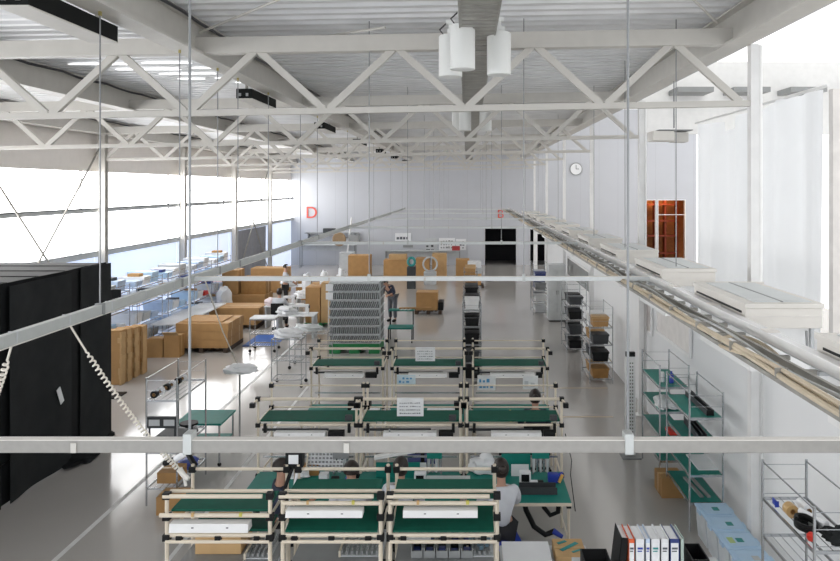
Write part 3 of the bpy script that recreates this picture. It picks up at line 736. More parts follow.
m = MB(); m.box(-.05, -.5, 0, .05, .5, .012); m.box(-.05, -.5, .012, -.035, .5, .08); m.box(.035, -.5, .012, .05, .5, .08); m.build('channel', DGREY, t); MB().box(-.05, -.503, 0.001, .05, -.5, .08).build('end_cap', BLACKP, t)
for q in range(3): on('dark_plate', MB().box(-.006, -.45+.02*q, 0, .006, .42, .10), DGREY, 'dark plate standing on the second shelf of near green rack, %s' % ORD[q], 'plate', 3.25+.06*q, 10.7, 1.163, -.06)
on('white_sheet', MB().box(-.14, -.3, 0, .14, .3, .01), PAPER, 'white sheet lying on the third shelf of the near green rack', 'paper', 3.36, 10.55, .773)
for q in range(2): on('grey_strip', MB().box(-.025, -.35, 0, .025, .35, .02), GREYP, 'grey metal strip on the lowest shelf of near green rack, %s' % ['aisle side', 'partition side'][q], 'strip', 3.25+.1*q, 10.6, .393, .05)
carton('carton', .36, .44, .30, (3.13, 11.38, 0.0), 'brown carton on the floor between the two green racks')
on('cloth_bundle', MB().blob((0, 0, 0), .16, .3, .09, .2, 3, 4), PAPER, 'white cloth bundle on a shelf of the far green rack', 'cloth', 3.22, 12.0, 1.163, smooth=True)
on('red_pouch', MB().box(-.09, -.14, 0, .09, .14, .06, .02), RED, 'small red pouch beside the white cloth bundle on the far green rack', 'pouch', 3.30, 11.82, .773)
on('blue_bottle', MB().lathe([(.03, 0), (.04, .01), (.04, .12), (.015, .16), (.015, .19)], 12), BLUEP, 'small blue bottle on the top shelf of the far green rack', 'bottle', 3.30, 11.9, 1.553, smooth=True)
on('white_can', MB().lathe([(.04, 0), (.045, .01), (.045, .13), (.03, .16)], 12), WHITE, 'white can beside the blue bottle on the far green rack', 'can', 3.17, 11.98, 1.553, smooth=True)
# perforated narrow panel and black parts before it
t = thing('perforated_panel', 'narrow white perforated panel standing beside the far green rack', 'panel', (2.86, 12.9, 0))
MB().box(-.09, 0, 0, .09, .03, 1.75).build('panel', WHITE, t)
hm = MB()
for i in range(26):
    for j in range(3): hm.box(-.05+.04*j, -.004, .12+.06*i, -.032+.04*j, .001, .145+.06*i)
hm.build('hole', DGREY, t)
MB().box(-.08, -.02, 1.751, .08, .05, 1.83).build('cap', BLACKP, t)
MB().box(-.16, -.15, 0, .16, .2, .02).build('foot', GREYP, t)

# near right wire rack with rolls and hoses
wire_rack('wire_rack', 'closest chrome rack with tape rolls at the near end of the partition', (3.05, 6.47, 0), .45, 1.13, 1.9, [.25, .7, 1.12, 1.5])
def roll(x, y, z, R, w, m, label, axis='Y', core=CARDD):
    t = thing('tape_roll', label, 'tape roll', (x, y, z+R))
    M = Matrix.Rotation(math.pi/2, 4, 'X') if axis == 'Y' else Matrix.Rotation(math.pi/2, 4, 'Y')
    def ring(r0, r1, ww, mm, nm):
        k = MB(); n = 22; vs = []; fs = []
        for (rr, zz) in ((r1, -ww/2), (r1, ww/2), (r0, ww/2), (r0, -ww/2)):
            for j in range(n): vs.append((rr*math.cos(2*math.pi*j/n), rr*math.sin(2*math.pi*j/n), zz))
        for i in range(4):
            for j in range(n): fs.append((i*n+j, i*n+(j+1) % n, ((i+1) % 4)*n+(j+1) % n, ((i+1) % 4)*n+j))
        k._add(vs, fs); k.rot(M); return k.build(nm, mm, t, smooth=True)
    ring(R*.45, R, w, m, 'wound_tape'); ring(R*.36, R*.449, w*1.01, core, 'core')
    return t
roll(3.14, 7.15, 1.516, .062, .10, TAPE, 'tan tape roll facing out on the upper shelf of the closest rack')
roll(3.30, 7.2, 1.516, .062, .18, PAPER, 'white paper roll beside the tan tape roll on the closest rack')
on('blue_label', MB().box(-.004, -.05, 0, .004, .05, .06).box(-.02, -.055, 0, .02, -.05, .06), BLUEP, 'blue printed carton sleeve beside the tape rolls on the closest rack', 'box', 3.09, 7.4, 1.516)
on('white_tube', MB().tube([(0, -.16, .03), (0, .16, .03)], .03, 14), PAPER, 'white paper tube on the third shelf of the closest rack', 'tube', 3.25, 6.92, 1.577, .35, True)
on('tube_support', MB().box(-.05, -.10, 0, .05, .10, .06), GREYP, 'grey box carrying the white paper tube on the closest rack', 'box', 3.25, 6.92, 1.516)
hm = MB().tube([(.08*math.cos(a), .12*math.sin(a), .024+.02*i*.1) for i, a in enumerate([j*.4 for j in range(40)])], .02, 7)
on('black_hose', hm, BLACKP, 'coiled black hose on the upper shelf of the closest rack', 'hose', 3.15, 6.85, 1.516, smooth=True)
on('blue_fitting', MB().blob((0, 0, 0), .05, .05, .05, .2, 2, 3), BLUEP, 'blue plastic fitting lying by the black hose on the closest rack', 'fitting', 3.2, 7.02, 1.516, smooth=True)
on('red_fitting', MB().lathe([(.03, 0), (.04, .02), (.04, .05), (.02, .07)], 12), RED, 'small red cap by the black hose on the closest rack', 'cap', 3.11, 6.66, 1.516, smooth=True)
on('black_bag', MB().blob((0, 0, 0), .13, .13, .08, .25, 3, 6), BLACKF2, 'crumpled black bag on the upper shelf of the closest rack', 'bag', 3.35, 6.64, 1.516, smooth=True)
on('black_bag', MB().blob((0, 0, 0), .16, .2, .12, .25, 3, 16), BLACKF2, 'crumpled black bag on the lowest shelf of the closest rack', 'bag', 3.28, 6.8, .267, smooth=True)

# tubs with blue lids
for i in range(5):
    Y = 9.80-.435*i
    t = thing('storage_tub', 'white tub with pale blue lid, %s from the near green rack' % ORD[i], 'tub', (3.30, Y, 0), 0, 'tubs with pale blue lids')
    MB().prism([(-.17, 0), (.17, 0), (.2, .40), (-.2, .40)], -.19, .19).build('body', TUB, t)
    m = MB(); m.box(-.215, -.21, .40, .215, .21, .425, .008); m.box(-.165, -.16, .4255, .165, .16, .437, .006); m.build('lid', LIDB, t)
    MB().box(-.04+.03*(i % 2), -.06, .4375, .04+.03*(i % 2), .04, .441).build('lid_tag', TEALTAG if i != 3 else LGREY, t)
    if i == 2: MB().box(-.14, -.08, .4375, -.07, .06, .441).build('lid_tag', mat('yellow_green_tag', (.45, .6, .25), .5), t)
    for sx in (-1, 1): MB().box(sx*.216-.012, -.06, .37, sx*.216+.012, .06, .43, .004).build('clip', LIDB, t)

# binders on a steel cabinet in front
t = thing('steel_cabinet', 'grey steel cabinet carrying the row of binders, at the picture foot', 'cabinet', (1.52, 6.15, 0))
MB().box(-.62, -.25, .04, .62, .20, 1.52, .004).build('body', LGREY, t); MB().box(-.6, -.23, 0, .6, .18, .04).build('plinth', DGREY, t)
for s in (-1, 1):
    d = MB().box(s*.305-.3, -.27, .08, s*.305+.3, -.251, 1.49, .003).build('door', LGREY, t); MB().box(s*.06-.01, -.285, .75, s*.06+.01, -.271, .95).build('handle', CHROME, d)
def binder(x, w, m, label, h=.32, spine=None, lean=0.0, y=6.08):
    t = thing('ring_binder', label, 'binder', (x, y, 1.522), 0, None); t.rotation_euler = (0, lean, 0)
    k = MB(); k.box(-w/2, 0, 0, -w/2+.004, .27, h); k.box(w/2-.004, 0, 0, w/2, .27, h); k.box(-w/2, 0, 0, w/2, .006, h); k.build('cover', m, t)
    MB().box(-w/2+.006, .012, .012, w/2-.006, .262, h-.012).build('pages', PAPER, t)
    if spine is not None:
        MB().box(-w*.36, -.003, h*.22, w*.36, -.0005, h*.9).build('spine_label', PAPER, t)
        k = MB(); k.box(-w*.28, -.0045, h*.74, w*.28, -.0031, h*.79); k.box(-w*.28, -.0045, h*.68, w*.2, -.0031, h*.71); k.build('spine_print', spine, t)
    return t
WB = mat('white_binder', (.78, .79, .80), .4); LB = mat('light_blue_binder', (.55, .66, .82), .4); SG = mat('sage_binder', (.45, .55, .50), .5)
xb = 1.315
specs = [('orange lever binder, first upright one of the row', .052, ORANGE, INK), ('white binder beside the orange one', .076, WB, BLUEP), ('slim pale blue binder in the row', .042, LB, BLUEP),
         ('white binder with grey green print in mid row', .076, WB, TEALTAG), ('white binder with dark print before the navy edged one', .068, WB, INK), ('navy covered binder with white spine', .084, NAVY, INK), ('slim sage green folder closing the row', .032, SG, None)]
for lb, w, mm, sp in specs:
    binder(xb+w/2, w, mm, lb, spine=sp, y=6.0); xb += w+.004
t = binder(1.255, .06, BLACKP, 'black binder leaning against the orange one, white page edges out', lean=.12, y=6.02)
on('document_tray', MB().box(-.11, -.13, 0, .11, .13, .01).box(-.11, -.13, .01, -.10, .13, .12).box(.10, -.13, .01, .11, .13, .12).box(-.1, .12, .01, .1, .13, .12), BLACKP, 'black document tray beside the leaning binder on the cabinet', 'tray', 1.07, 6.12, 1.522)
on('mesh_bin', MB().box(-.07, -.14, 0, .07, .14, .012).box(-.07, -.14, .012, -.06, .14, .16).box(.06, -.14, .012, .07, .14, .16).box(-.06, .13, .012, .06, .14, .16).box(-.06, -.14, .012, .06, -.13, .16), BLACKP, 'black mesh bin at the end of the binder row', 'bin', 1.90, 6.12, 1.522)
on('cabinet_end', MB().box(-.17, -.25, .0, .16, .45, 1.60, .004), LGREY, 'narrow grey steel cabinet under the black mesh bin', 'cabinet', 2.32, 6.15, 0) if False else None

# cartons and boxes in the aisle in front
t = thing('side_table', 'low grey trolley in the aisle carrying a printed carton and a white box', 'trolley', (.88, 8.25, 0))
MB().box(-.5, -.35, .5, .5, .35, .53, .005).build('top', LGREY, t)
for sx in (-.47, .47):
    for sy in (-.32, .32):
        MB().tube([(sx, sy, .06), (sx, sy, .5)], .016, 8).build('leg', CHROME, t); MB().sphere((sx, sy, .03), .03, .02, .03).build('caster', BLACKP, t)
ct = carton('carton', .34, .42, .12, (1.15, 8.3, .532), 'shallow tan carton with green printed top on the trolley', m=CARDL)
k = MB(); k.beam((-.1, -.08, .127), (.1, .1, .127), .05, .004); k.beam((-.12, .08, .127), (-.02, .14, .127), .04, .004); k.beam((.02, -.12, .127), (.12, -.06, .127), .03, .004); k.build('print', TEALTAG, ct, 'green diagonal print')
t = thing('white_box', 'white lidded box with black corner on the trolley beside printed carton', 'box', (.66, 8.2, .532))
MB().box(-.26, -.22, 0, .26, .22, .10, .008).build('body', OFFWHITE, t); MB().box(-.265, -.225, .101, .265, .225, .13, .006).build('lid', PAPER, t); MB().box(-.27, -.235, .03, -.2, -.226, .1).build('latch', BLACKP, t)

# ------------------------------------------------------------------ workstations
SIGNW = mat('sign_white', (.78, .79, .79), .6)
def bar(t, a, b, r=.016, m=PIPE, name='rail'): return MB().tube([a, b], r, 8).build(name, m, t, smooth=True)
def joint(t, x, y, z, s=.03): return MB().box(x-s, y-s, z-s*.9, x+s, y+s, z+s*.9, .006).build('joint', BLACKP, t)
def light(t, x0, x1, y, z, d=.15, h=.06):
    m = MB(); m.prism([(y-d*.5, z), (y+d*.5, z), (y+d*.36, z+h), (y-d*.36, z+h)], x0, x1, 'x'); l = m.build('light_fixture', WHITE, t, 'white light fixture')
    MB().tube([(x0+.03, y, z-.012), (x1-.03, y, z-.012)], .013, 8).build('tube_lamp', LAMPG, l)
    k = MB(); w = x1-x0; k.box(x0+w*.28, y-d*.44, z+h*.5, x0+w*.31, y-d*.40, z+h*.62); k.box(x0+w*.72, y-d*.44, z+h*.5, x0+w*.75, y-d*.40, z+h*.62); k.build('screw', DGREY, l)
def station(label, xl, xr, Y, lx0, lx1, table=True, post_mid=False):
    cx = (xl+xr)/2; W = (xr-xl)/2
    t = thing('workstation', label, 'workstation', (cx, Y, 0), 0, None)
    for sx in (-W, W):
        bar(t, (sx, 0, 0), (sx, 0, 1.80), .018, name='post'); bar(t, (sx, .7, 0), (sx, .7, 1.83), .016, name='post')
        for z in (1.46, .72, .25): bar(t, (sx, 0, z), (sx, .7, z), .014)
        for (y, z) in ((0, 1.78), (0, 1.42), (.7, 1.78), (0, .72), (.7, 1.46)): joint(t, sx, y, z, .032)
        bar(t, (sx, 0, 1.78), (sx*1.06, -.12, 1.74), .017); joint(t, sx*1.06, -.13, 1.73, .035)
    bar(t, (-W, -.0, 1.78), (W, -.0, 1.78), .022); bar(t, (-W, .7, 1.78), (W, .7, 1.78), .012)
    bar(t, (-W, 0, 1.42), (W, 0, 1.42), .018); bar(t, (-W, .7, 1.46), (W, .7, 1.46), .012); bar(t, (-W, .7, .3), (W, .7, .3), .014)
    MB().box(-W+.02, .04, 1.455, W-.02, .50, 1.475).build('shelf', GREEN, t, 'green shelf board')
    for sx in (-W+.1, W-.1): MB().box(sx-.02, -.03, 1.32, sx+.02, .02, 1.44).build('light_bracket', BLACKP, t)
    light(t, lx0-cx, lx1-cx, -.06, 1.29)
    MB().box(W-.16, -.01, 1.478, W-.06, .06, 1.55, .008).build('switch_box', DGREY, t)
    MB().box(-W+.02, .12, 1.30, W*.4, .14, 1.33).build('cable_duct', DGREY, t)
    MB().box(lx1-cx+.03, -.10, 1.27, min(W-.1, lx1-cx+.25), 0, 1.36, .008).build('power_box', BLACKP, t)
    if table:
        MB().box(-W+.0, -.98, .735, W-.0, .05, .755).build('worktop', TEAL, t, 'teal antistatic worktop')
        MB().box(-W, -1.0, .725, W, -.981, .76).build('worktop_edge', PIPE, t)
        for sx in (-W+.03, W-.03):
            bar(t, (sx, -.92, 0), (sx, -.92, .73), .018, name='leg'); bar(t, (sx, -.92, .25), (sx, 0, .25), .014)
            joint(t, sx, -.92, .70, .03)
        bar(t, (-W, -.92, .25), (W, -.92, .25), .014) if False else None
        # tool comb and bins stand at the rear of the worktop
        MB().box(-W+.05, .05, .95, W-.05, .08, .97).build('tool_rail', CHROME, t)
    return t
def sheet_sign(px0, py0, px1, py1, Y, label, rows=4, cols=8, m=None, mm=INK, a0=False): return board(px0, py0, px1, py1, Y, m or SIGNW, label, True, 'sign', 'hanging_sign', mm, rows, cols, a0)
YBs, YCs = 10.2, 13.4
bx = [(-2.89, -1.53, -2.64, -1.94), (-1.47, -.09, -1.15, -.42), (0.0, 1.31, .33, 1.02)]
cxs = [(-2.83, -1.53, -2.58, -1.87), (-1.36, -.05, -1.06, -.36), (.11, 1.46, .42, 1.22)]
nmx = ['window side', 'middle', 'aisle side']
for i, (a, b, c, d) in enumerate(bx): station('ivory pipe workstation with green shelf, %s one of the second row' % nmx[i], a, b, YBs, c, d)
for i, (a, b, c, d) in enumerate(cxs): station('ivory pipe workstation with green shelf, %s one of the third row' % nmx[i], a, b, YCs, c, d)
sheet_sign(397, 398, 423.5, 416, YBs-.045, 'white printed sheet hung on the middle rack of the second row', 4, 10, a0=True)
sheet_sign(415.5, 347.5, 435, 361, YCs-.045, 'white printed sheet hung on the middle rack of the third row', 4, 8, a0=True)
for (a, b, c, d, lb, mm) in ((397, 375, 415.5, 384, 'pale blue printed card under the middle light of the third row', BLUEPR), (477.5, 375.5, 495.5, 390, 'white card with blue print under the aisle light of the third row', BLUEPR)):
    sheet_sign(a, b, c, d, YCs-.12, lb, 2, 4, mat('pale_blue_card', (.62, .74, .80), .6) if a < 400 else SIGNW, mm)
sheet_sign(523, 376, 538, 389, YCs-.2, 'white blank sheet beside the blue printed card in the third row', 1, 2, SIGNW, LGREY)

# front row: flow racks
def front_rack(label, xl, xr, Y, lx0, lx1, style):
    cx = (xl+xr)/2; W = (xr-xl)/2
    t = thing('flow_rack', label, 'rack', (cx, Y, 0))
    for sx in (-W, W):
        bar(t, (sx, 0, 0), (sx, 0, 1.80), .020, name='post'); bar(t, (sx, .66, 0), (sx, .66, 1.83), .018, name='post')
        for z in (1.58, 1.40, .6): bar(t, (sx, 0, z), (sx, .66, z), .014)
        for (y, z) in ((0, 1.78), (0, 1.58), (0, 1.385), (.66, 1.78), (.66, 1.4), (0, .6)): joint(t, sx, y, z, .034)
    bar(t, (-W-.03, -.02, 1.78), (W*.86, -.02, 1.78), .021); bar(t, (-W, .09, 1.785), (W, .09, 1.785), .019)
    bar(t, (-W, .66, 1.78), (W, .66, 1.78), .017)
    bar(t, (-W-.06 if style == 0 else -W, -.02, 1.60 if style == 0 else 1.715), (W, -.02, 1.60 if style == 0 else 1.715), .021)
    bar(t, (-W, .0, 1.405), (W, .0, 1.405), .022); bar(t, (-W, -.03, 1.355), (W, -.03, 1.355), .017)
    for sx in (-W*.75, 0.0, W*.75): joint(t, sx, -.01, 1.38, .028)
    z1 = 1.615 if style == 0 else 1.735
    MB().box(-W+.03, .03, z1, W-.03, .46, z1+.02).build('shelf', GREEN, t, 'green upper shelf board')
    if style == 0: MB().box(-W+.2, .04, 1.42, W-.02, .36, 1.44).build('shelf', GREEN, t, 'green lower shelf board')
    else:
        MB()._add([(-W+.03, -.02, 1.44), (W-.03, -.02, 1.44), (W-.03, .40, 1.53), (-W+.03, .40, 1.53), (-W+.03, -.02, 1.455), (W-.03, -.02, 1.455), (W-.03, .40, 1.545), (-W+.03, .40, 1.545)],
                  [(0,3,2,1), (4,5,6,7), (0,1,5,4), (1,2,6,5), (2,3,7,6), (3,0,4,7)]).build('shelf', GREEN, t, 'green lower shelf board')
    light(t, lx0-cx, lx1-cx, -.04, 1.475 if style == 0 else 1.615, .14, .075 if style == 0 else .06)
    MB().box(-W*.5, -.045, 1.595+(.115 if style else 0), -W*.45, -.018, 1.63+(.115 if style else 0), .004).build('clip', TAPE, t); MB().box(W*.42, -.045, 1.595+(.115 if style else 0), W*.48, -.018, 1.63+(.115 if style else 0), .004).build('clip', mat('yellow_clip', (.55, .5, .1), .5), t)
    MB().box(-W+.02, .05, .60, W-.02, .64, .62).build('bottom_shelf', GREYP, t)
    MB().box(-W+.02, .25, 1.0, W-.02, .95, 1.02).build('bin_shelf', GREYP, t)
    for sx in (-W+.04, W-.04): bar(t, (sx, .92, 0), (sx, .92, 1.0), .014, name='leg')
    return t
front_rack('ivory pipe flow rack with wide green shelf, window side one of the front row', -2.85, -1.87, 7.0, -2.79, -2.05, 0)
front_rack('ivory pipe flow rack, middle one of the front row', -1.75, -.82, 7.0, -1.70, -.98, 1)
front_rack('ivory pipe flow rack, aisle side one of the front row', -.73, .285, 7.0, -.60, .10, 1)
# lean bits sticking out of the racks (rail ends)
t = thing('inspection_camera', 'black inspection camera with white lens board between the window side and middle front racks', 'camera', (-1.80, 7.72, 0))
MB().box(-.13, -.12, 0, .13, .12, .03).build('foot', BLACKP, t); MB().tube([(0, 0, .03), (0, 0, 1.78)], .016, 8).build('pole', PIPE, t)
MB().box(-.09, -.07, 1.78, .09, .07, 1.96, .02).build('housing', BLACKP, t); MB().box(-.05, -.085, 1.84, .05, -.0705, 1.93).build('lens_board', PAPER, t)
MB().tube([(-.02, -.05, 1.78), (-.08, -.12, 1.6), (-.05, -.14, 1.45)], .02, 7).build('cable', BLACKP, t); MB().tube([(.04, -.05, 1.78), (.02, -.16, 1.58), (-.04, -.2, 1.42)], .016, 7).build('cable', PAPER, t, 'white cable')

# parts bins behind the front row racks, on the bin shelves
def open_bin(w, d, h, m, name, label, loc, rz=0, group=None):
    t = thing(name, label, 'bin', loc, rz, group)
    k = MB(); k.box(-w/2, -d/2, 0, w/2, d/2, .01); k.box(-w/2, -d/2, .01, -w/2+.01, d/2, h); k.box(w/2-.01, -d/2, .01, w/2, d/2, h); k.box(-w/2+.01, -d/2, .01, w/2-.01, -d/2+.01, h*.7); k.box(-w/2+.01, d/2-.01, .01, w/2-.01, d/2, h); k.build('tray', m, t)
    return t
for i in range(5):
    t = open_bin(.115, .55, .10, GREYP, 'parts_bin', 'long grey bin of black parts on the aisle side rack, %s from the window' % ORD[i], (-.62+.125*i+.12, 7.6, 1.022), group='long grey parts bins')
    r = random.Random(i+40)
    for q in range(5): MB().box(-.035, -.24+q*.1, .012, .035, -.17+q*.1, .05+r.uniform(0, .035), .01).build('part_piece', BLACKP if q % 2 else NAVY, t)
on('paper_sheet', MB().box(-.15, -.1, 0, .15, .1, .003), PAPER, 'white sheet lying on the long grey parts bins', 'paper', -.52, 7.5, 1.135, .1)
def peg_grid(label, loc, w, d, m=LGREY):
    t = thing('peg_tray', label, 'tray', loc)
    MB().box(-w/2, -d/2, 0, w/2, d/2, .012).build('plate', m, t)
    k = MB(); nx, ny = int(w/.05), int(d/.05)
    for i in range(nx):
        for j in range(ny): k.box(-w/2+.02+i*.05, -d/2+.02+j*.05, .012, -w/2+.042+i*.05, -d/2+.042+j*.05, .05)
    k.build('peg_mesh', GREYP, t); MB().box(-w/2, -d/2-.01, .0, -w/2+.02, d/2, .06).build('edge', PIPE, t)
    return t
peg_grid('grey peg tray with rows of small pegs on the middle front rack', (-1.06, 7.6, 1.022), .44, .5)
t = peg_grid('grey peg tray heaped with blue grey fittings on the aisle side front rack', (.13, 7.62, 1.022), .27, .55)
r = random.Random(5); k = MB()
for q in range(14): x, y = r.uniform(-.12, .08), r.uniform(-.24, .05); k.box(x, y, .052, x+.035, y+.05, .08+r.uniform(0, .03))
o = k.build('fitting', mat('blue_grey_part', (.10, .17, .22), .4), t); o['kind'] = 'stuff'
peg_grid('grey peg tray on the window side front rack', (-2.08, 7.55, 1.022), .26, .5)
carton('carton', .46, .4, .25, (-2.5, 7.6, 1.022), 'tan carton with tools on top in the window side front rack', m=CARDL)
on('red_tool', MB().tube([(-.02, 0, .03), (.1, 0, .03)], .03, 8).box(.06, -.03, 0, .1, .03, .08).box(-.35, -.01, .02, -.02, .01, .035), RED, 'red handled clamp tool lying on the tan carton', 'tool', -2.38, 7.55, 1.276, smooth=True)
# left end clutter of the front row: black parts and small carton on the floor
carton('carton', .42, .36, .26, (-4.25, 10.75, 0), 'brown carton on the floor under the tall tool rack')
t = thing('camera_boom', 'black jointed camera boom with white ends on the window side front rack', 'arm', (-2.86, 7.75, 1.78))
MB().tube([(0, 0, 0), (-.12, .1, .1), (-.3, .15, .0), (-.4, .2, -.05)], .03, 8).build('arm', BLACKP, t, smooth=True); MB().tube([(-.12, .1, .1), (-.26, .14, .02)], .034, 8).build('sleeve', PAPER, t, smooth=True)

# things on the second row worktops (z .757), placed where the photo shows them
ZT = .757
def put(name, mb, m, label, cat, px, py, dz=0.0, rz=0, smooth=False):
    z = ZT+dz; Y = F*(CAM_Z-z)/(py-188); Y = min(Y, 10.22); X = (px-467)*Y/F
    return one(name, mb, m, label, cat, (X, Y, z), rz, None, smooth)
def meter(label, px, py):
    Y = F*(CAM_Z-ZT)/(py-188); t = thing('test_meter', label, 'meter', ((px-467)*Y/F, Y, ZT))
    MB().box(-.075, -.05, 0, .075, .05, .17, .008).build('body', PAPER, t); MB().box(-.052, -.054, .05, .052, -.0505, .145).build('screen', BLACKP, t); MB().box(-.05, -.056, .015, .05, -.0505, .035).build('button_strip', GREYP, t)
meter('white test meter with black screen on the middle worktop of second row', 420, 485)
meter('white test meter with black screen on the aisle side worktop of second row', 525, 484)
def combs(label, px0, px1, py, n, m=TEAL):
    Y = F*(CAM_Z-ZT)/(py-188); X0 = (px0-467)*Y/F; X1 = (px1-467)*Y/F
    t = thing('tool_holder', label, 'tool holder', ((X0+X1)/2, Y, ZT)); w = X1-X0
    MB().box(-w/2, -.03, .22, w/2, .03, .32, .005).build('holder', m, t)
    for i in range(n):
        x = -w/2+w*(i+.5)/n; MB().tube([(x, -.01, .03), (x, -.01, .22)], .014, 8, .020).build('tool', CHROME if i % 2 else LGREY, t)
    for s in (-1, 1): MB().box(s*(w/2-.01)-.01, -.01, 0, s*(w/2-.01)+.01, .02, .22).build('leg', GREYP, t)
combs('green topped holder of silver drivers on the aisle side worktop', 532, 549, 474, 5)
combs('green topped holder of silver drivers on the middle worktop', 427, 442, 474, 4)
combs('holder of teal and silver drivers on the window side worktop near the pegboard', 333, 349, 474, 6, GREYP)
put('white_card', MB().box(-.12, -.005, 0, .12, .005, .16), PAPER, 'white card standing on the aisle side worktop', 'card', 520, 476)
put('white_card', MB().box(-.10, -.005, 0, .10, .005, .17), PAPER, 'white card standing on the middle worktop beside the drivers', 'card', 419, 475)
put('work_sheet', MB().box(-.30, -.14, 0, .30, .14, .006), LIDGREY, 'pale grey tray lying on the middle worktop', 'tray', 448, 480, 0, 0)
put('parts_tray', MB().box(-.24, -.09, 0, .24, .09, .02).box(-.24, -.09, .02, .24, -.08, .09).box(-.24, .08, .02, .24, .09, .09), DGREY, 'long dark grey tray on the front of the aisle side worktop', 'tray', 538, 492)
put('gear_case', MB().box(-.07, -.05, 0, .07, .05, .12, .02).tube([(.02, 0, .06), (.14, 0, .10)], .04, 10), BLUEP, 'blue power driver at the aisle end of the worktop', 'tool', 553, 482, smooth=True)
put('orange_handle', MB().tube([(0, 0, .02), (.05, .02, .12)], .022, 8), mat('yellow_handle', (.65, .36, .08), .5), 'yellow orange grip beside the blue power driver', 'tool', 559, 484, smooth=True)
put('connector', MB().box(-.05, -.03, 0, .05, .03, .06, .01), PAPER, 'small white connector block beside the aisle side meter', 'block', 534, 485)
put('relay_block', MB().box(-.04, -.03, 0, .04, .03, .06, .01), BLACKP, 'small black block beside the aisle side meter', 'block', 540.5, 485)
put('connector', MB().box(-.05, -.03, 0, .05, .03, .05, .01), PAPER, 'small white connector block beside the middle meter', 'block', 428, 487)
put('white_bag', MB().blob((0, 0, 0), .2, .12, .16, .2, 3, 5), PAPER, 'white printed bag slumped at the rear of the aisle side worktop', 'bag', 484, 470, smooth=True)
put('cube_box', MB().box(-.06, -.06, 0, .06, .06, .12, .006), PAPER, 'small white cube box on the window side worktop', 'box', 324, 482)
put('blue_ball_tool', MB().sphere((0, 0, .05), .05, .05, .05), BLUEP, 'round blue tool head on the window side worktop', 'tool', 348, 484, smooth=True)
put('yellow_tape', MB().lathe([(.05, 0), (.055, .01), (.055, .05), (.05, .06)], 14), TAPE, 'yellowish tape roll beside the round blue tool head', 'tape', 342, 485, smooth=True)
put('cardboard_tray', MB().box(-.13, -.1, 0, .13, .1, .10, .01), CARDL, 'small tan box at the rear of the window side worktop', 'box', 304, 472)
put('cardboard_tray', MB().box(-.1, -.1, 0, .1, .1, .15, .01), CARDD, 'small brown box beside the tan box on the window side worktop', 'box', 313, 473)
put('cloth', MB().blob((0, 0, 0), .14, .1, .07, .2, 3, 9), PAPER, 'crumpled white cloth at the rear of the window side worktop', 'cloth', 298, 477, smooth=True)
put('black_speaker', MB().box(-.05, -.05, 0, .05, .05, .09, .008), BLACKP, 'black cube meter behind the round blue tool', 'meter', 335, 484)
put('spray_bottle', MB().lathe([(.035, 0), (.04, .01), (.04, .13), (.015, .17), (.015, .22)], 12), TEALTAG, 'teal bottle standing on the window side worktop', 'bottle', 322, 474, smooth=True)
t = thing('tilted_panel', 'long white sheet light tilted over the middle worktop', 'lamp', (-.92, 9.95, 1.10)); t.rotation_euler = (0, -.17, 0)
MB().box(-.33, -.05, 0, .33, .05, .04, .006).build('housing', WHITE, t); MB().tube([(-.1, 0, .041), (-.1, .2, .3)], .012, 6).build('arm', CHROME, t)
put('dividing_screen', MB().box(-.3, -.006, 0, .3, .006, .2), TEAL, 'teal panel standing behind the tilted white lamp on the middle worktop', 'panel', 398, 477)
put('dividing_screen', MB().box(-.2, -.006, 0, .2, .006, .26), TEAL, 'teal panel standing at the rear of the aisle side worktop', 'panel', 516, 470)
peg = peg_grid('white pegboard tray of small fittings on the window side worktop', (0, 0, 0), .5, .28, PAPER)
peg.location = (-1.95, 10.16, .98); peg.rotation_euler = (math.radians(62), 0, 0)
# hoses hanging under the aisle end worktop
hz = MB(); hz.tube([(.72, 9.55, .74), (.76, 9.5, .55), (.86, 9.45, .36), (1.0, 9.42, .27), (1.12, 9.45, .30)], .035, 9)
one('vacuum_hose', hz, BLACKP, 'black ribbed hose drooping under the aisle end worktop', 'hose', smooth=True)
hz = MB(); hz.tube([(.98, 9.6, .74), (1.0, 9.58, .55), (1.08, 9.55, .46), (1.18, 9.55, .5), (1.2, 9.57, .74)], .032, 9)
one('vacuum_hose', hz, BLACKP, 'black hose looped against the aisle end leg', 'hose', smooth=True)
one('hose_tool', MB().tube([(1.10, 9.44, .31), (1.22, 9.42, .24)], .04, 10, .025), BLUEP, 'blue nozzle at the end of the drooping hose', 'tool', smooth=True)
one('hanging_wire', MB().tube([(1.36, 10.2, 1.30), (1.42, 10.0, 1.0), (1.39, 9.9, .85), (1.44, 9.8, .4)], .006, 5), BLACKP, 'thin black wire dangling at the aisle end of the second row', 'wire', smooth=True)

# ------------------------------------------------------------------ third row worktop items
def put3(name, mb, m, label, cat, X, Y, smooth=False, dz=0): return one(name, mb, m, label, cat, (X, Y, ZT+dz), 0, None, smooth)
put3('white_case', MB().box(-.24, -.12, 0, .24, .12, .14, .01), PAPER, 'white flat case on the window side worktop of the third row', 'case', -1.75, 12.7)
put3('black_case', MB().box(-.2, -.1, 0, .2, .1, .16, .01), BLACKP, 'black case beside the white one on the third row', 'case', -1.9, 13.05)
put3('white_case', MB().box(-.24, -.12, 0, .24, .12, .12, .01), PAPER, 'white flat case on the middle worktop of the third row', 'case', -.45, 12.7)
put3('white_case', MB().box(-.28, -.12, 0, .28, .12, .12, .01), PAPER, 'white flat case with yellow edge on the aisle worktop of the third row', 'case', 1.05, 12.55)
put3('yellow_edge', MB().box(-.02, -.12, 0, .02, .12, .13), mat('lemon_plastic', (.75, .68, .15), .5), 'yellow strip box beside the white case on the third row', 'box', .74, 12.55)
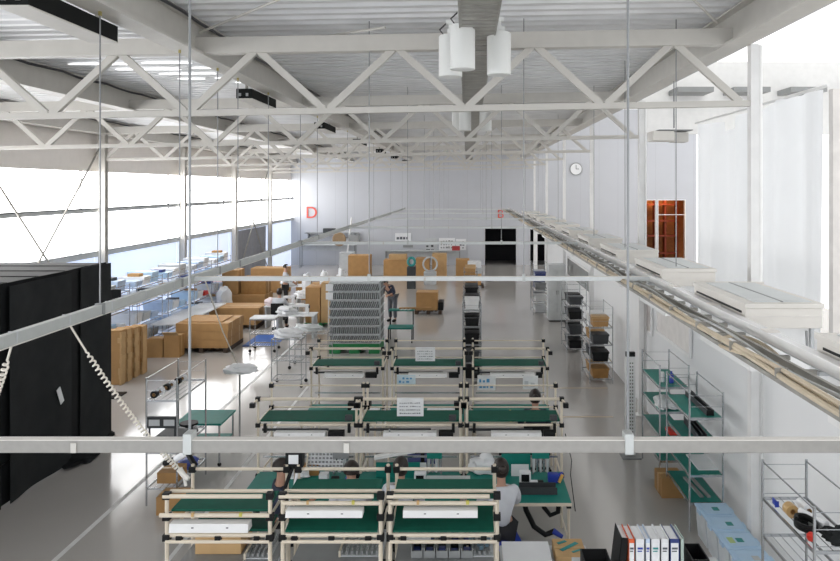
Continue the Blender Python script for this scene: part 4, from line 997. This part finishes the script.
put3('black_case', MB().box(-.08, -.1, 0, .08, .1, .2, .01), BLACKP, 'small black case on the middle worktop of the third row', 'case', -.15, 12.95)

# ------------------------------------------------------------------ shelves with black bins in the aisle
def bin_shelf(label, loc, wx, dy, h, lv, fills, who, rz=0):
    wire_rack('wire_rack', label, loc, wx, dy, h, lv, postm=CHROME, r=.012)
    k = 0
    for (lev, y, w, d, hh, mm, nm, lb) in fills:
        k += 1
        t = thing(nm, lb, 'bin' if 'bin' in nm else 'box', (loc[0]+wx/2, loc[1]+y, lv[lev]+.017)); 
        b_ = MB(); b_.prism([(-w/2*.88, 0), (w/2*.88, 0), (w/2, hh), (-w/2, hh)], -d/2, d/2); b_.build('body', mm, t)
        b_ = MB(); b_.box(-w/2-.01, -d/2-.008, hh-.03, w/2+.01, -d/2, hh); b_.box(-w/2-.01, d/2, hh-.03, w/2+.01, d/2+.008, hh); b_.box(-w/2-.01, -d/2, hh, w/2+.01, d/2, hh+.008); b_.build('rim', mm if mm is not CARD else CARDL, t)
L4 = [.12, .52, .95, 1.38, 1.78]
S4 = ['bottom', 'second', 'third', 'fourth', 'top']
for ri, (yy, who) in enumerate(((17.6, 'near'), (19.6, 'middle'), (24.5, 'far'))):
    fl = []
    for lv in range(5):
        for c in range(2):
            mm = [BLACKP, DGREY, BLACKP, BLACKP, WHITE][(lv+c+ri) % 5] if ri < 2 else [CARD, WHITE, BLACKP, CARDD, CARD][(lv+c) % 5]
            fl.append((lv, .28+.58*c, .34, .44, .24, mm, 'storage_bin', '%s bin on the %s shelf of the %s aisle rack, %s end' % ({BLACKP: 'black', DGREY: 'dark grey', LGREY: 'light grey', WHITE: 'white', CARD: 'brown', CARDD: 'dark brown'}[mm], S4[lv], who, ['near', 'far'][c])))
    bin_shelf('narrow chrome rack of bins in the middle aisle, %s one' % who, (-.10, yy, 0), .44, 1.15, 1.95, L4, fl, who)
for ri, (xx, yy, who, hh) in enumerate(((2.95, 17.7, 'near', 1.85), (2.85, 21.0, 'far', 2.0), (2.45, 27.2, 'farthest', 1.9))):
    fl = []
    for lv in range(4):
        for c in range(2):
            mm = ([[CARDD, CARD], [BLACKP, DGREY], [DGREY, CARD], [CARD, WHITE]][lv][c]) if ri == 0 else ([BLACKP, DGREY, BLACKP, DGREY][(lv+c) % 4] if ri == 1 else [LGREY, WHITE, GREYP, NAVY][(lv+c) % 4])
            fl.append((lv, .28+.6*c, .40, .42, .22, mm, 'storage_bin', '%s bin on the %s shelf of the %s partition rack, %s end' % ({BLACKP: 'black', DGREY: 'dark grey', LGREY: 'light grey', WHITE: 'white', CARD: 'brown', CARDD: 'dark brown', GREYP: 'grey', NAVY: 'navy'}[mm], S4[lv], who, ['near', 'far'][c])))
    bin_shelf('chrome rack of bins along the white partition, %s one' % who, (xx, yy, 0), .55, 1.2, hh, [.10, .5, .92, 1.34], fl, who)
# grey white cabinets
t = thing('locker_cabinet', 'tall pale grey steel cabinet standing by the partition racks', 'cabinet', (3.17, 26.2, 0))
MB().box(-.30, -.3, .05, .30, .3, 2.0, .006).build('body', LGREY, t); MB().box(-.28, -.28, 0, .28, .28, .05).build('plinth', DGREY, t)
for s in (-1, 1):
    d = MB().box(s*.148-.145, -.32, .08, s*.148+.145, -.301, 1.97, .004).build('door', mat('pale_grey_enamel', (.60, .62, .62), .4), t); MB().box(s*.03-.008, -.335, .95, s*.03+.008, -.321, 1.1).build('handle', CHROME, d)

# ------------------------------------------------------------------ left wall racks with pale trays
TR = [PALEBL, PAPER, LIDB, PAPER, LGREY]
TRN = {id(PALEBL): 'pale blue', id(PAPER): 'white', id(LIDB): 'sky blue', id(LGREY): 'light grey'}
for ri in range(5):
    yy = 18.4+2.15*ri
    wire_rack('wire_rack', 'chrome rack of pale trays along the window wall, %s from the tent' % ORD[ri], (-10.1, yy, 0), .9, 1.7, 2.1, [.3, .85, 1.4, 1.9], r=.013)
    for lv, z in enumerate([.3, .85, 1.4, 1.9]):
        for c in range(3):
            mm = TR[(ri*2+lv+c) % 5]
            t = thing('tray', '%s tray on the %s shelf of the %s window wall rack, %s along it' % (TRN[id(mm)], S4[lv] if lv < 3 else 'top', ORD[ri], ORD[c]), 'tray', (-9.65, yy+.3+.55*c, z+.017))
            w, d, h = .76, .46, [.22, .3, .24, .16][(lv+c) % 4]
            k = MB(); k.prism([(-w/2*.9, 0), (w/2*.9, 0), (w/2, h), (-w/2, h)], -d/2, d/2); k.build('body', mm, t)
            if (lv+c+ri) % 4 == 1: MB().box(-w*.2, -d*.3, h, w*.25, d*.3, h+.08, .01).build('contents', [DGREY, CARD, NAVY][(ri+lv) % 3], t)
            if (lv, c, ri) in ((2, 1, 3), (1, 2, 3)): MB().box(w*.3, -d*.5-.005, h*.2, w*.5+.02, d*.4, h+.01).build('red_cloth', RED, t, 'red cloth hanging over the edge')
t = thing('display_table', 'long white table before the window wall racks', 'table', (-8.75, 22.8, 0))
MB().box(-.45, -1.4, .70, .45, 2.6, .74, .006).build('top', PAPER, t)
for sx in (-.4, .4):
    for sy in (-1.3, 2.5): MB().tube([(sx, sy, 0), (sx, sy, .7)], .02, 8).build('leg', CHROME, t)
t = thing('black_monitor', 'black monitor on an arm beside the black tent', 'monitor', (-8.1, 16.6, 0))
MB().box(-.3, -.03, 2.1, .3, .03, 2.42, .01).build('screen', BLACKP, t); MB().tube([(0, .05, 0), (0, .05, 2.2)], .03, 8).build('stand', BLACKP, t); MB().box(-.3, -.2, 0, .3, .3, .03).build('foot', BLACKP, t)

# tool rack at mid left
wire_rack('wire_rack', 'tall chrome tool rack standing in the aisle beside the front row', (-4.74, 10.9, 0), .45, 1.2, 1.9, [.25, .78, 1.55])
t = thing('twin_gauge', 'dark framed twin gauge panel on the near end of the tool rack', 'gauge', (-4.52, 10.93, 1.14))
MB().box(-.225, -.02, 0, .225, .03, .17, .006).build('frame', DGREY, t)
for s in (-1, 1): MB().box(s*.11-.08, -.026, .04, s*.11+.08, -.0205, .13).build('dial', LGREY, t)
MB().box(-.2, -.01, -.34, -.18, .02, -.0005).build('stand', DGREY, t); MB().box(.18, -.01, -.34, .2, .02, -.0005).build('stand', DGREY, t)
on('power_pack', MB().box(-.2, -.2, 0, .2, .2, .16, .01), BLACKP, 'black power pack on the middle shelf of the tool rack', 'box', -4.5, 11.3, .797)
on('cable_reel', MB().lathe([(.14, 0), (.14, .03), (.06, .03), (.06, .12), (.14, .12), (.14, .15)], 18), BLACKP, 'black cable reel on the middle shelf of the tool rack', 'reel', -4.45, 11.8, .797, smooth=True)
on('blue_cloth', MB().blob((0, 0, 0), .2, .3, .06, .15, 3, 2), BLUEP, 'blue cloth on the lowest shelf of the tool rack', 'cloth', -4.5, 11.75, .267, smooth=True)
carton('carton', .3, .4, .16, (-4.5, 11.25, .267), 'small brown carton on the lowest shelf of the tool rack')
for q in range(6): roll(-4.66+.012*q, 11.0+.19*q, 1.567, .055, .07, BLACKP if q % 2 == 0 else PAPER, '%s tape roll on the top shelf of tool rack, %s from the near end' % ('black' if q % 2 == 0 else 'white', ORD[q]))
# teal table
t = thing('work_table', 'small teal topped table on casters behind the tool rack', 'table', (-4.52, 12.8, 0))
MB().box(-.42, -.40, .70, .38, .40, .73, .004).build('top', TEAL, t)
for sx in (-.38, .34):
    for sy in (-.36, .36):
        l = MB().tube([(sx, sy, .06), (sx, sy, .70)], .018, 8).build('leg', CHROME, t); MB().sphere((sx, sy, .035), .035, .02, .035).build('caster', BLACKP, l)
MB().box(-.38, -.36, .30, .34, .36, .32).build('shelf', TEAL, t)

# chrome carts and white bundles in the aisle at centre left
def cart(label, x, y, w, d, h, top=CHROME):
    t = thing('wire_cart', label, 'cart', (x, y, 0))
    for sx in (-w/2, w/2):
        for sy in (-d/2, d/2):
            l = MB().tube([(sx, sy, .09), (sx, sy, h)], .013, 8).build('post', CHROME, t); MB().sphere((sx, sy, .045), .045, .025, .045).build('caster', BLACKP, l)
    for z in (.18, h*.55, h-.02):
        m = MB()
        for yy in (-d/2, d/2): m.beam((-w/2, yy, z), (w/2, yy, z), .012, .025)
        for xx in (-w/2, w/2): m.beam((xx, -d/2, z), (xx, d/2, z), .012, .025)
        for q in range(1, 9): m.beam((-w/2+w*q/9, -d/2, z), (-w/2+w*q/9, d/2, z), .006, .006)
        m.build('shelf', CHROME, t)
    return t
cart('chrome cart holding a white bundle, nearest in the aisle by the blue mat', -4.25, 17.6, .7, .5, 1.15)
on('white_bundle', MB().blob((0, 0, 0), .34, .25, .14, .22, 3, 31), PAPER, 'white cloth bundle on the nearest chrome cart', 'cloth', -4.25, 17.6, 1.148, smooth=True)
cart('chrome cart with empty shelves behind the nearest cart', -4.1, 19.4, 1.0, .6, .95)
on('white_bundle', MB().blob((0, 0, 0), .36, .22, .12, .2, 3, 37), LIDGREY, 'pale grey bundle on the empty shelved chrome cart', 'cloth', -4.2, 19.4, .942, smooth=True)
cart('chrome cart with flat white sheets beside the pallet cartons', -5.85, 21.3, .7, .5, .95)
on('sheet_stack', MB().box(-.36, -.26, 0, .36, .26, .04, .006), PAPER, 'stack of white sheets on the chrome cart beside cartons', 'paper', -5.85, 21.3, .95)
a_ = at(240, 370, 13.5)
t = thing('white_console', 'small white draped console where the straight cord ends', 'console', (a_.x-.02, 13.55, 0))
MB().box(-.2, -.15, 0, .2, .15, .03).build('foot', GREYP, t); MB().tube([(0, 0, .03), (0, 0, 1.32)], .018, 8).build('pole', CHROME, t); MB().blob((0, 0, 1.31), .30, .2, .10, .16, 3, 41).build('drape', PAPER, t, smooth=True)

# sewing area: tables with white garments, boxes behind
def sew_table(label, x, y, i, m=PAPER):
    t = thing('sewing_table', label, 'table', (x, y, 0))
    MB().box(-.6, -.35, .71, .6, .35, .74, .005).build('top', m, t)
    for sx in (-.55, .55): MB().box(sx-.03, -.3, 0, sx+.03, .3, .71).build('leg', LGREY, t)
    k = thing('sewing_machine', 'white sewing machine on %s' % label.replace('white ', 'the ', 1), 'sewing machine', (x+.15, y, .742))
    MB().box(-.2, -.09, 0, .22, .09, .05, .01).build('bed', PAPER, k); MB().box(.12, -.07, .051, .22, .07, .30, .02).build('pillar', PAPER, k); MB().box(-.18, -.06, .22, .119, .06, .30, .02).build('arm', PAPER, k); MB().tube([(-.14, 0, .06), (-.14, 0, .22)], .012, 6).build('needle_bar', CHROME, k); MB().tube([(.221, 0, .22), (.25, 0, .22)], .05, 12).build('hand_wheel', DGREY, k, smooth=True)
    one('garment', MB().blob((0, 0, 0), .3, .25, .16, .25, 3, 50+i), PAPER if i % 2 == 0 else mat('pale_pink_cloth', (.72, .62, .62), .8), '%s garment heap on %s' % ('white' if i % 2 == 0 else 'pale pink', label.replace('white ', 'the ', 1)), 'garment', (x-.35, y-.05, .742), smooth=True)
sew_table('white sewing table nearest the bracket trays', -5.35, 23.2, 0)
sew_table('white sewing table beside the aisle line', -6.2, 25.0, 1)
sew_table('white sewing table deepest in the sewing area', -5.6, 26.9, 2)
sew_table('white sewing table by the pallet cartons', -6.9, 30.0, 4)
for q in range(3): one('coat_stand', MB().tube([(0, 0, 0), (0, 0, 1.5)], .02, 6).blob((0, 0, .75), .16, .12, .5, .2, 3, 70+q), PAPER, 'white garment hanging on a stand in the sewing area, %s' % ['front', 'middle', 'rear'][q], 'garment', (-6.0+.55*q, 27.6+.5*q, 0), smooth=True)
pallet(1.1, 1.0, (-4.95, 25.4, 0), 'green pallet under the tall tan cartons in the sewing area', PALLET)
carton('carton', .5, .8, 1.35, (-4.7, 25.4, .131), 'tall tan carton on the green pallet behind the sewing tables', m=CARDL)
carton('carton', .5, .8, 1.2, (-5.23, 25.4, .131), 'tall brown carton beside the tan one on the green pallet')
for q in range(3): carton('carton', .55, .6, .8-.1*q, (-6.9+.62*q, 31.2, 0), 'brown carton in a line behind the sewing tables, %s from the window side' % ORD[q], m=[CARDD, CARD, CARDL][q])

# back row: benches, boxes, machines along the back wall
def bench(label, x0, x1, y, h=.9, m=LGREY, d=.7):
    t = thing('work_bench', label, 'bench', ((x0+x1)/2, y, 0)); w = (x1-x0)/2
    MB().box(-w, -d/2, h-.04, w, d/2, h, .004).build('top', m, t)
    MB().box(-w+.03, d/2-.06, h-.4, w-.03, d/2-.03, h-.041).build('back_panel', LGREY, t)
    for sx in (-w+.04, w-.04):
        for sy in (-d/2+.05, d/2-.09): MB().box(sx-.025, sy-.025, 0, sx+.025, sy+.025, h-.041).build('leg', GREYP, t)
    return t
bench('long grey bench against the back wall under the D sign', -9.9, -6.6, 43.8, 1.35)
bench('long grey bench against the back wall under the notice panels', -4.9, -.4, 44.4, .95)
t = thing('tool_shelf', 'grey wall shelf with metal parts above the long back bench', 'shelf', (-8.2, 44.7, 1.95)); MB().box(-1.6, -.25, 0, 1.6, .25, .04).build('board', GREYP, t); MB().box(-.5, -.2, .041, .2, .2, .3).build('part_box', DGREY, t)
for s in (-1.4, 1.4): MB().box(s-.02, -.2, -.5, s+.02, .26, -.001).build('bracket', GREYP, t)
t = thing('press_machine', 'tall machine post with round wooden disc on the back bench', 'machine', (-6.9, 42.5, 0))
MB().box(-.4, -.4, 0, .4, .4, 1.0, .01).build('base', LGREY, t); MB().tube([(0, 0, 1.0), (.25, 0, 3.0)], .05, 8).build('mast', WHITE, t); MB().lathe([(.36, -.05), (.40, 0), (.36, .05)], 22).rot(Matrix.Translation((-.45, -.1, 1.75)) @ Matrix.Rotation(math.pi/2, 4, 'X')).build('disc', mat('brown_disc', (.30, .20, .11), .6), t, 'brown disc', True); MB().beam((-.45, 0, 1.75), (.2, 0, 1.9), .05, .05).build('disc_arm', GREYP, t); MB().box(.1, -.3, 1.6, .7, .2, 2.0, .02).build('head', GREYP, t)
bk = [(-5.73, 39.5, 1.15, .9, 1.12, CARD, 'wide brown carton beyond the bracket trays in the back row'), (-3.66, 38.5, 1.3, .9, .98, CARD, 'wide brown carton nearest the bending worker, back row'),
      (-2.3, 38.6, .7, .9, 1.05, CARD, 'brown carton behind the ring shaped machine in the back row'), (-1.45, 38.9, .75, .9, 1.25, CARDL, 'tall tan carton in the back row by the red case'), (-.22, 37.5, .68, .8, 1.10, CARD, 'brown carton standing nearest the black doorway')]
for q, (x, y, w, d, h, mm, lb) in enumerate(bk):
    if lb: carton('carton', w, d, h, (x, y, 0), lb, m=mm)
carton('carton', .9, .7, .26, (-3.6, 38.5, .983), 'flat tan carton on the wide back row carton', m=CARDL)
t = thing('ring_machine', 'round white ring machine standing before the back cartons', 'machine', (-1.80, 36.0, 0))
MB().box(-.3, -.25, 0, .3, .25, .62, .02).build('base', LGREY, t)
m = MB(); m.tube([(.34*math.cos(a), 0, .98+.34*math.sin(a)) for a in [i*2*math.pi/30 for i in range(31)]], .045, 8); m.build('ring', LGREY, t, smooth=True)
t = thing('green_machine', 'teal upright machine with ring head behind the bending worker', 'machine', (-2.60, 34.5, 0))
MB().box(-.2, -.2, 0, .2, .2, 1.02, .02).build('base', DGREY, t); m = MB(); m.tube([(.16*math.cos(a), 0, 1.25+.18*math.sin(a)) for a in [i*2*math.pi/26 for i in range(27)]], .06, 8); m.build('ring', TEALTAG, t, smooth=True)
pallet(.9, .8, (.35, 35.0, 0), 'dark pallet beside the black doorway approach')
for q in range(4): on('flat_box', MB().box(-.32, -.35, 0, .32, .35, .27, .008), [CARD, CARDL, LGREY, PAPER][q], '%s flat box on the pallet near the doorway, %s from the bottom' % (['brown', 'tan', 'grey', 'white'][q], ORD[q]), 'box', .35, 35.0, .131+.272*q)
pallet(1.0, 1.0, (-1.45, 27.9, 0), 'dark pallet under the single brown carton in the open floor')
carton('carton', .80, .8, .66, (-1.5, 27.9, .131), 'brown carton on a dark pallet alone on the open floor')
on('side_strip', MB().box(-.1, -.4, 0, .1, .4, .3, .01), BLACKP, 'black tool bag at the side of the lone carton', 'bag', -.98, 27.9, .131)
# bench for bending worker
t = thing('teal_bench', 'teal topped two tier bench at which the worker bends', 'bench', (-2.05, 22.6, 0))
MB().box(-.35, -.3, .42, .40, .3, .46).build('lower_top', TEAL, t); MB().box(-.35, -.0, .92, .42, .35, .95).build('top', TEAL, t)
for sx in (-.33, .38):
    MB().tube([(sx, -.27, 0), (sx, -.27, .42)], .018, 6).build('leg', BLACKP, t); MB().tube([(sx, .28, 0), (sx, .28, .92)], .018, 6).build('leg', BLACKP, t)
for q in range(3): on('white_strip', MB().box(-.03, -.14, 0, .03, .14, .01), PAPER, 'white strip on the teal bench before the bending worker, %s' % ORD[q], 'strip', -2.0+.12*q, 22.75, .952, -.4)
on('wood_plank', MB().box(-.5, -.04, 0, .5, .04, .05), CARD, 'brown board laid across the teal bench beside the lone carton', 'board', -1.6, 22.85, .952, .06)

t = thing('hand_truck', 'white gear wheels trolley before the orange lit opening', 'trolley', (8.6, 30, 0)); MB().box(-.8, -.4, .3, .8, .4, .36).build('deck', LGREY, t); MB().beam((-.7, 0, .36), (-.7, 0, 1.6), .05, .05).build('handle', LGREY, t)
for s in (-.6, .6): MB().tube([(s, -.3, .15), (s, -.25, .15)], .15, 16).build('wheel', GREYP, t); MB().tube([(s, .25, .15), (s, .3, .15)], .15, 16).build('wheel', GREYP, t)

# ------------------------------------------------------------------ people
def skin_obj(verts, edges, name, m, parent, root=0, sub=1):
    me = bpy.data.meshes.new(name); me.from_pydata([v[0] for v in verts], edges, []); me.update()
    o = bpy.data.objects.new(name, me); COL.objects.link(o)
    o.modifiers.new('s', 'SKIN'); sd = o.data.skin_vertices[0].data
    for i, v in enumerate(verts):
        r = v[1]; sd[i].radius = (r, r) if not isinstance(r, tuple) else r
        sd[i].use_root = (i == root)
    su = o.modifiers.new('u', 'SUBSURF'); su.levels = sub; su.render_levels = sub
    bpy.context.view_layer.update()
    me2 = bpy.data.meshes.new_from_object(o.evaluated_get(bpy.context.evaluated_depsgraph_get()))
    o.modifiers.clear(); o.data = me2; me2.name = name; me2.materials.clear(); me2.materials.append(m)
    for p in me2.polygons: p.use_smooth = True
    o.parent = parent
    return o
def person(label, loc, rz, seated=True, shirt=SHIRTW, trousers=TROUS, hair_long=True, bend=0.0, reach=.36, look=0.0, hand_z=.86):
    t = thing('person', label, 'person', loc, rz)
    V = Vector
    if seated: pz = .55; hipy = 0
    else: pz = .92; hipy = 0
    def up(h, f=0.0, x=0.0):      # point on the trunk at height h over the pelvis, leaning by bend
        return V((x, f*math.cos(bend)+h*math.sin(bend), pz+h*math.cos(bend)-f*math.sin(bend)))
    P = {'pel': up(0), 'wai': up(.18), 'che': up(.38), 'nek': up(.54), 'hb': up(.60, .02), 'hm': up(.68, .035), 'ht': up(.765, .03)}
    for s, n in ((-1, 'l'), (1, 'r')):
        P['sh'+n] = up(.47, 0, s*.165); el = up(.24, .06, s*.235); 
        P['wr'+n] = V((s*.14, max(el.y+.10, reach), hand_z)); P['el'+n] = V((el.x, el.y*.5+P['wr'+n].y*.35, min(el.z, (P['sh'+n].z+hand_z)/2-.03)))
        if seated:
            P['hi'+n] = V((s*.09, .02, pz-.02)); P['kn'+n] = V((s*.13, .42, .50)); P['an'+n] = V((s*.13, .40, .09)); P['to'+n] = V((s*.14, .56, .035))
        else:
            P['hi'+n] = V((s*.09, 0, pz-.05)); P['kn'+n] = V((s*.10, .03, .49)); P['an'+n] = V((s*.10, -.02, .08)); P['to'+n] = V((s*.11, .14, .035))
    R = {'pel': .125, 'wai': .105, 'che': .125, 'nek': .048, 'hb': .06, 'hm': .088, 'ht': .07}
    vs = []; idx = {}; ed = []
    def add(k, p, r): idx[k] = len(vs); vs.append((tuple(p), r)); return idx[k]
    for k in ('pel', 'wai', 'che', 'nek', 'hb', 'hm', 'ht'): add(k, P[k], R[k])
    ed += [(0, 1), (1, 2), (2, 3), (3, 4), (4, 5), (5, 6)]
    # nose and ears
    nose = P['hm']+V((0, .105*math.cos(bend), -.02)); add('nose', nose, .014); ed.append((idx['hm'], idx['nose']))
    for n, s in (('l', -1), ('r', 1)):
        for k, r in (('sh', .058), ('el', .042), ('wr', .028)): add(k+n, P[k+n], r)
        ed += [(idx['che'], idx['sh'+n]), (idx['sh'+n], idx['el'+n]), (idx['el'+n], idx['wr'+n])]
        d = (P['wr'+n]-P['el'+n]).normalized(); side = V((1, 0, 0))
        add('pa'+n, P['wr'+n]+d*.07, .030); ed.append((idx['wr'+n], idx['pa'+n]))
        for q, (off, ln) in enumerate(((-.028, .065), (-.010, .078), (.009, .074), (.027, .058))):
            b_ = P['wr'+n]+d*.105+side*off; add('f%d%s' % (q, n), b_, .009); ed.append((idx['pa'+n], idx['f%d%s' % (q, n)]))
            add('g%d%s' % (q, n), b_+d*ln*.6+V((0, 0, -ln*.5)), .008); ed.append((idx['f%d%s' % (q, n)], idx['g%d%s' % (q, n)]))
        th = P['wr'+n]+d*.05-side*s*.045; add('t'+n, th, .011); add('tt'+n, th+d*.045-side*s*.008, .009); ed += [(idx['pa'+n], idx['t'+n]), (idx['t'+n], idx['tt'+n])]
        for k, r in (('hi', .085), ('kn', .058), ('an', .038), ('to', .03)): add(k+n, P[k+n], r)
        ed += [(idx['pel'], idx['hi'+n]), (idx['hi'+n], idx['kn'+n]), (idx['kn'+n], idx['an'+n]), (idx['an'+n], idx['to'+n])]
    skin_obj(vs, ed, 'body', SKIN, t)
    g = .016
    sv = [(tuple(P['pel']+V((0, 0, .02))), .128+g), (tuple(P['wai']), .11+g), (tuple(P['che']), .13+g), (tuple(up(.49)), .075+g)]; se = [(0, 1), (1, 2), (2, 3)]
    for n in ('l', 'r'):
        i = len(sv); sv += [(tuple(P['sh'+n]), .062+g), (tuple(P['el'+n]), .046+g), (tuple(P['el'+n].lerp(P['wr'+n], .55)), .036+g)]; se += [(2, i), (i, i+1), (i+1, i+2)]
    skin_obj(sv, se, 'shirt', shirt, t)
    tv = [(tuple(P['pel']), .13+g*.6)]; te = []
    for n in ('l', 'r'):
        i = len(tv); tv += [(tuple(P['hi'+n]), .092+g), (tuple(P['kn'+n]), .064+g), (tuple(P['an'+n]+V((0, 0, .03))), .05+g)]; te += [(0, i), (i, i+1), (i+1, i+2)]
    skin_obj(tv, te, 'trousers', trousers, t)
    for n in ('l', 'r'):
        k = MB(); c = (P['an'+n]+P['to'+n])/2; k.sphere((c.x, c.y+.02, .045), .05, .135, .05); k.build('shoe', BLACKP, t, smooth=True)
    # hair: cap over crown and back, open at the face
    bm = bmesh.new(); bmesh.ops.create_uvsphere(bm, u_segments=18, v_segments=12, radius=1)
    dele = [v for v in bm.verts if (v.co.y > .25 and v.co.z < .38) or v.co.z < (-.75 if hair_long else -.35)]
    bmesh.ops.delete(bm, geom=dele, context='VERTS')
    hc = (P['hm']+P['ht'])/2
    M = Matrix.Translation(hc+V((0, -.012, 0))) @ Matrix.Rotation(-bend*.8, 4, 'X') @ Matrix.Diagonal((.098, .115, .128 if hair_long else .115, 1))
    h = MB(); h.bm(bm, M); 
    if hair_long: h.sphere((hc.x, hc.y-.115, hc.z+.02), .05, .05, .05, 10, 8)
    h.build('hair', HAIR, t, smooth=True)
    e = MB()
    for s in (-1, 1): e.sphere(tuple(P['hm']+V((s*.034, .086*math.cos(bend), .012))), .012, .008, .009, 8, 6)
    e.build('eyes', BLACKP, t)
    m_ = MB(); m_.box(-.025, .082, -.058, .025, .094, -.05); m_.v = [tuple(V(p)+P['hm']) for p in m_.v]; m_.build('mouth', mat('lip', (.35, .12, .1), .5), t)
    return t
def chair(label, loc, rz, m=BLUEP, seat_z=.43, back=True):
    t = thing('swivel_chair', label, 'chair', loc, rz)
    MB().box(-.23, -.22, seat_z-.06, .23, .22, seat_z, .03).build('seat', m, t, smooth=True)
    if back:
      b_ = MB().box(-.21, -.30, seat_z+.14, .21, -.255, seat_z+.5, .02).build('backrest', BLACKP, t, smooth=True); MB().box(-.03, -.30, seat_z-.05, .03, -.27, seat_z+.14).build('back_bar', BLACKP, b_)
    MB().tube([(0, 0, .1), (0, 0, seat_z-.06)], .03, 10).build('column', CHROME, t, smooth=True)
    for q in range(5):
        a = q*2*math.pi/5+.3; MB().beam((0, 0, .1), (.26*math.cos(a), .26*math.sin(a), .07), .04, .03).build('leg', BLACKP, t); MB().sphere((.26*math.cos(a), .26*math.sin(a), .03), .03, .03, .03).build('caster', BLACKP, t)
    return t
person('person in white work shirt seated at the aisle side worktop of the second row', (.42, 9.0, 0), 0.15, hand_z=.84, reach=.42)
chair('blue swivel stool under the person at the aisle side worktop', (.42, 9.0, 0), 0.15, back=False)
person('person in white work shirt seated at the middle worktop of the second row', (-.82, 9.05, 0), -.1, hair_long=True)
chair('swivel chair under the person at the middle worktop', (-.82, 9.05, 0), -.1, BLACKP)
person('person with bowed head in white shirt between the middle and window side worktops', (-1.40, 8.95, 0), .35, hair_long=False)
chair('swivel chair under the person with bowed head', (-1.40, 8.95, 0), .35, BLACKP)
person('person in dark clothes seated side on at the window side worktop', (-2.30, 9.05, 0), -1.2, shirt=SHIRTB, hair_long=False)
chair('swivel chair under the person seated side on', (-2.30, 9.05, 0), -1.2, BLACKP)
person('person in navy shirt seated at the aisle side worktop of the third row', (1.12, 12.1, 0), 0, shirt=SHIRTB)
chair('swivel chair under the person at the third row worktop', (1.12, 12.1, 0), 0, BLACKP)
chair('empty navy swivel chair before the middle worktop of the third row', (-.72, 11.75, 0), .1, NAVY)
chair('empty black swivel chair before the aisle side worktop of the third row', (.72, 11.5, 0), -.1, BLACKP)
person('person in white shirt bending over the teal bench on the open floor', (-2.62, 26.0, 0), 2.7, seated=False, bend=.75, shirt=SHIRTB, trousers=mat('grey_trousers', (.12, .13, .15), .8), hair_long=False, reach=.45, hand_z=1.0)['label'] = 'person in navy shirt bending over the teal bench on the open floor'
person('person in white shirt standing in the sewing area by the cartons', (-7.05, 28.6, 0), -1.3, seated=False, shirt=SHIRTW, hair_long=False, hand_z=1.0)
person('person in white shirt seated low at a sewing table', (-6.2, 24.35, 0), 0, shirt=SHIRTW)
chair('swivel chair under the person at the sewing table', (-6.2, 24.35, 0), 0, BLACKP)
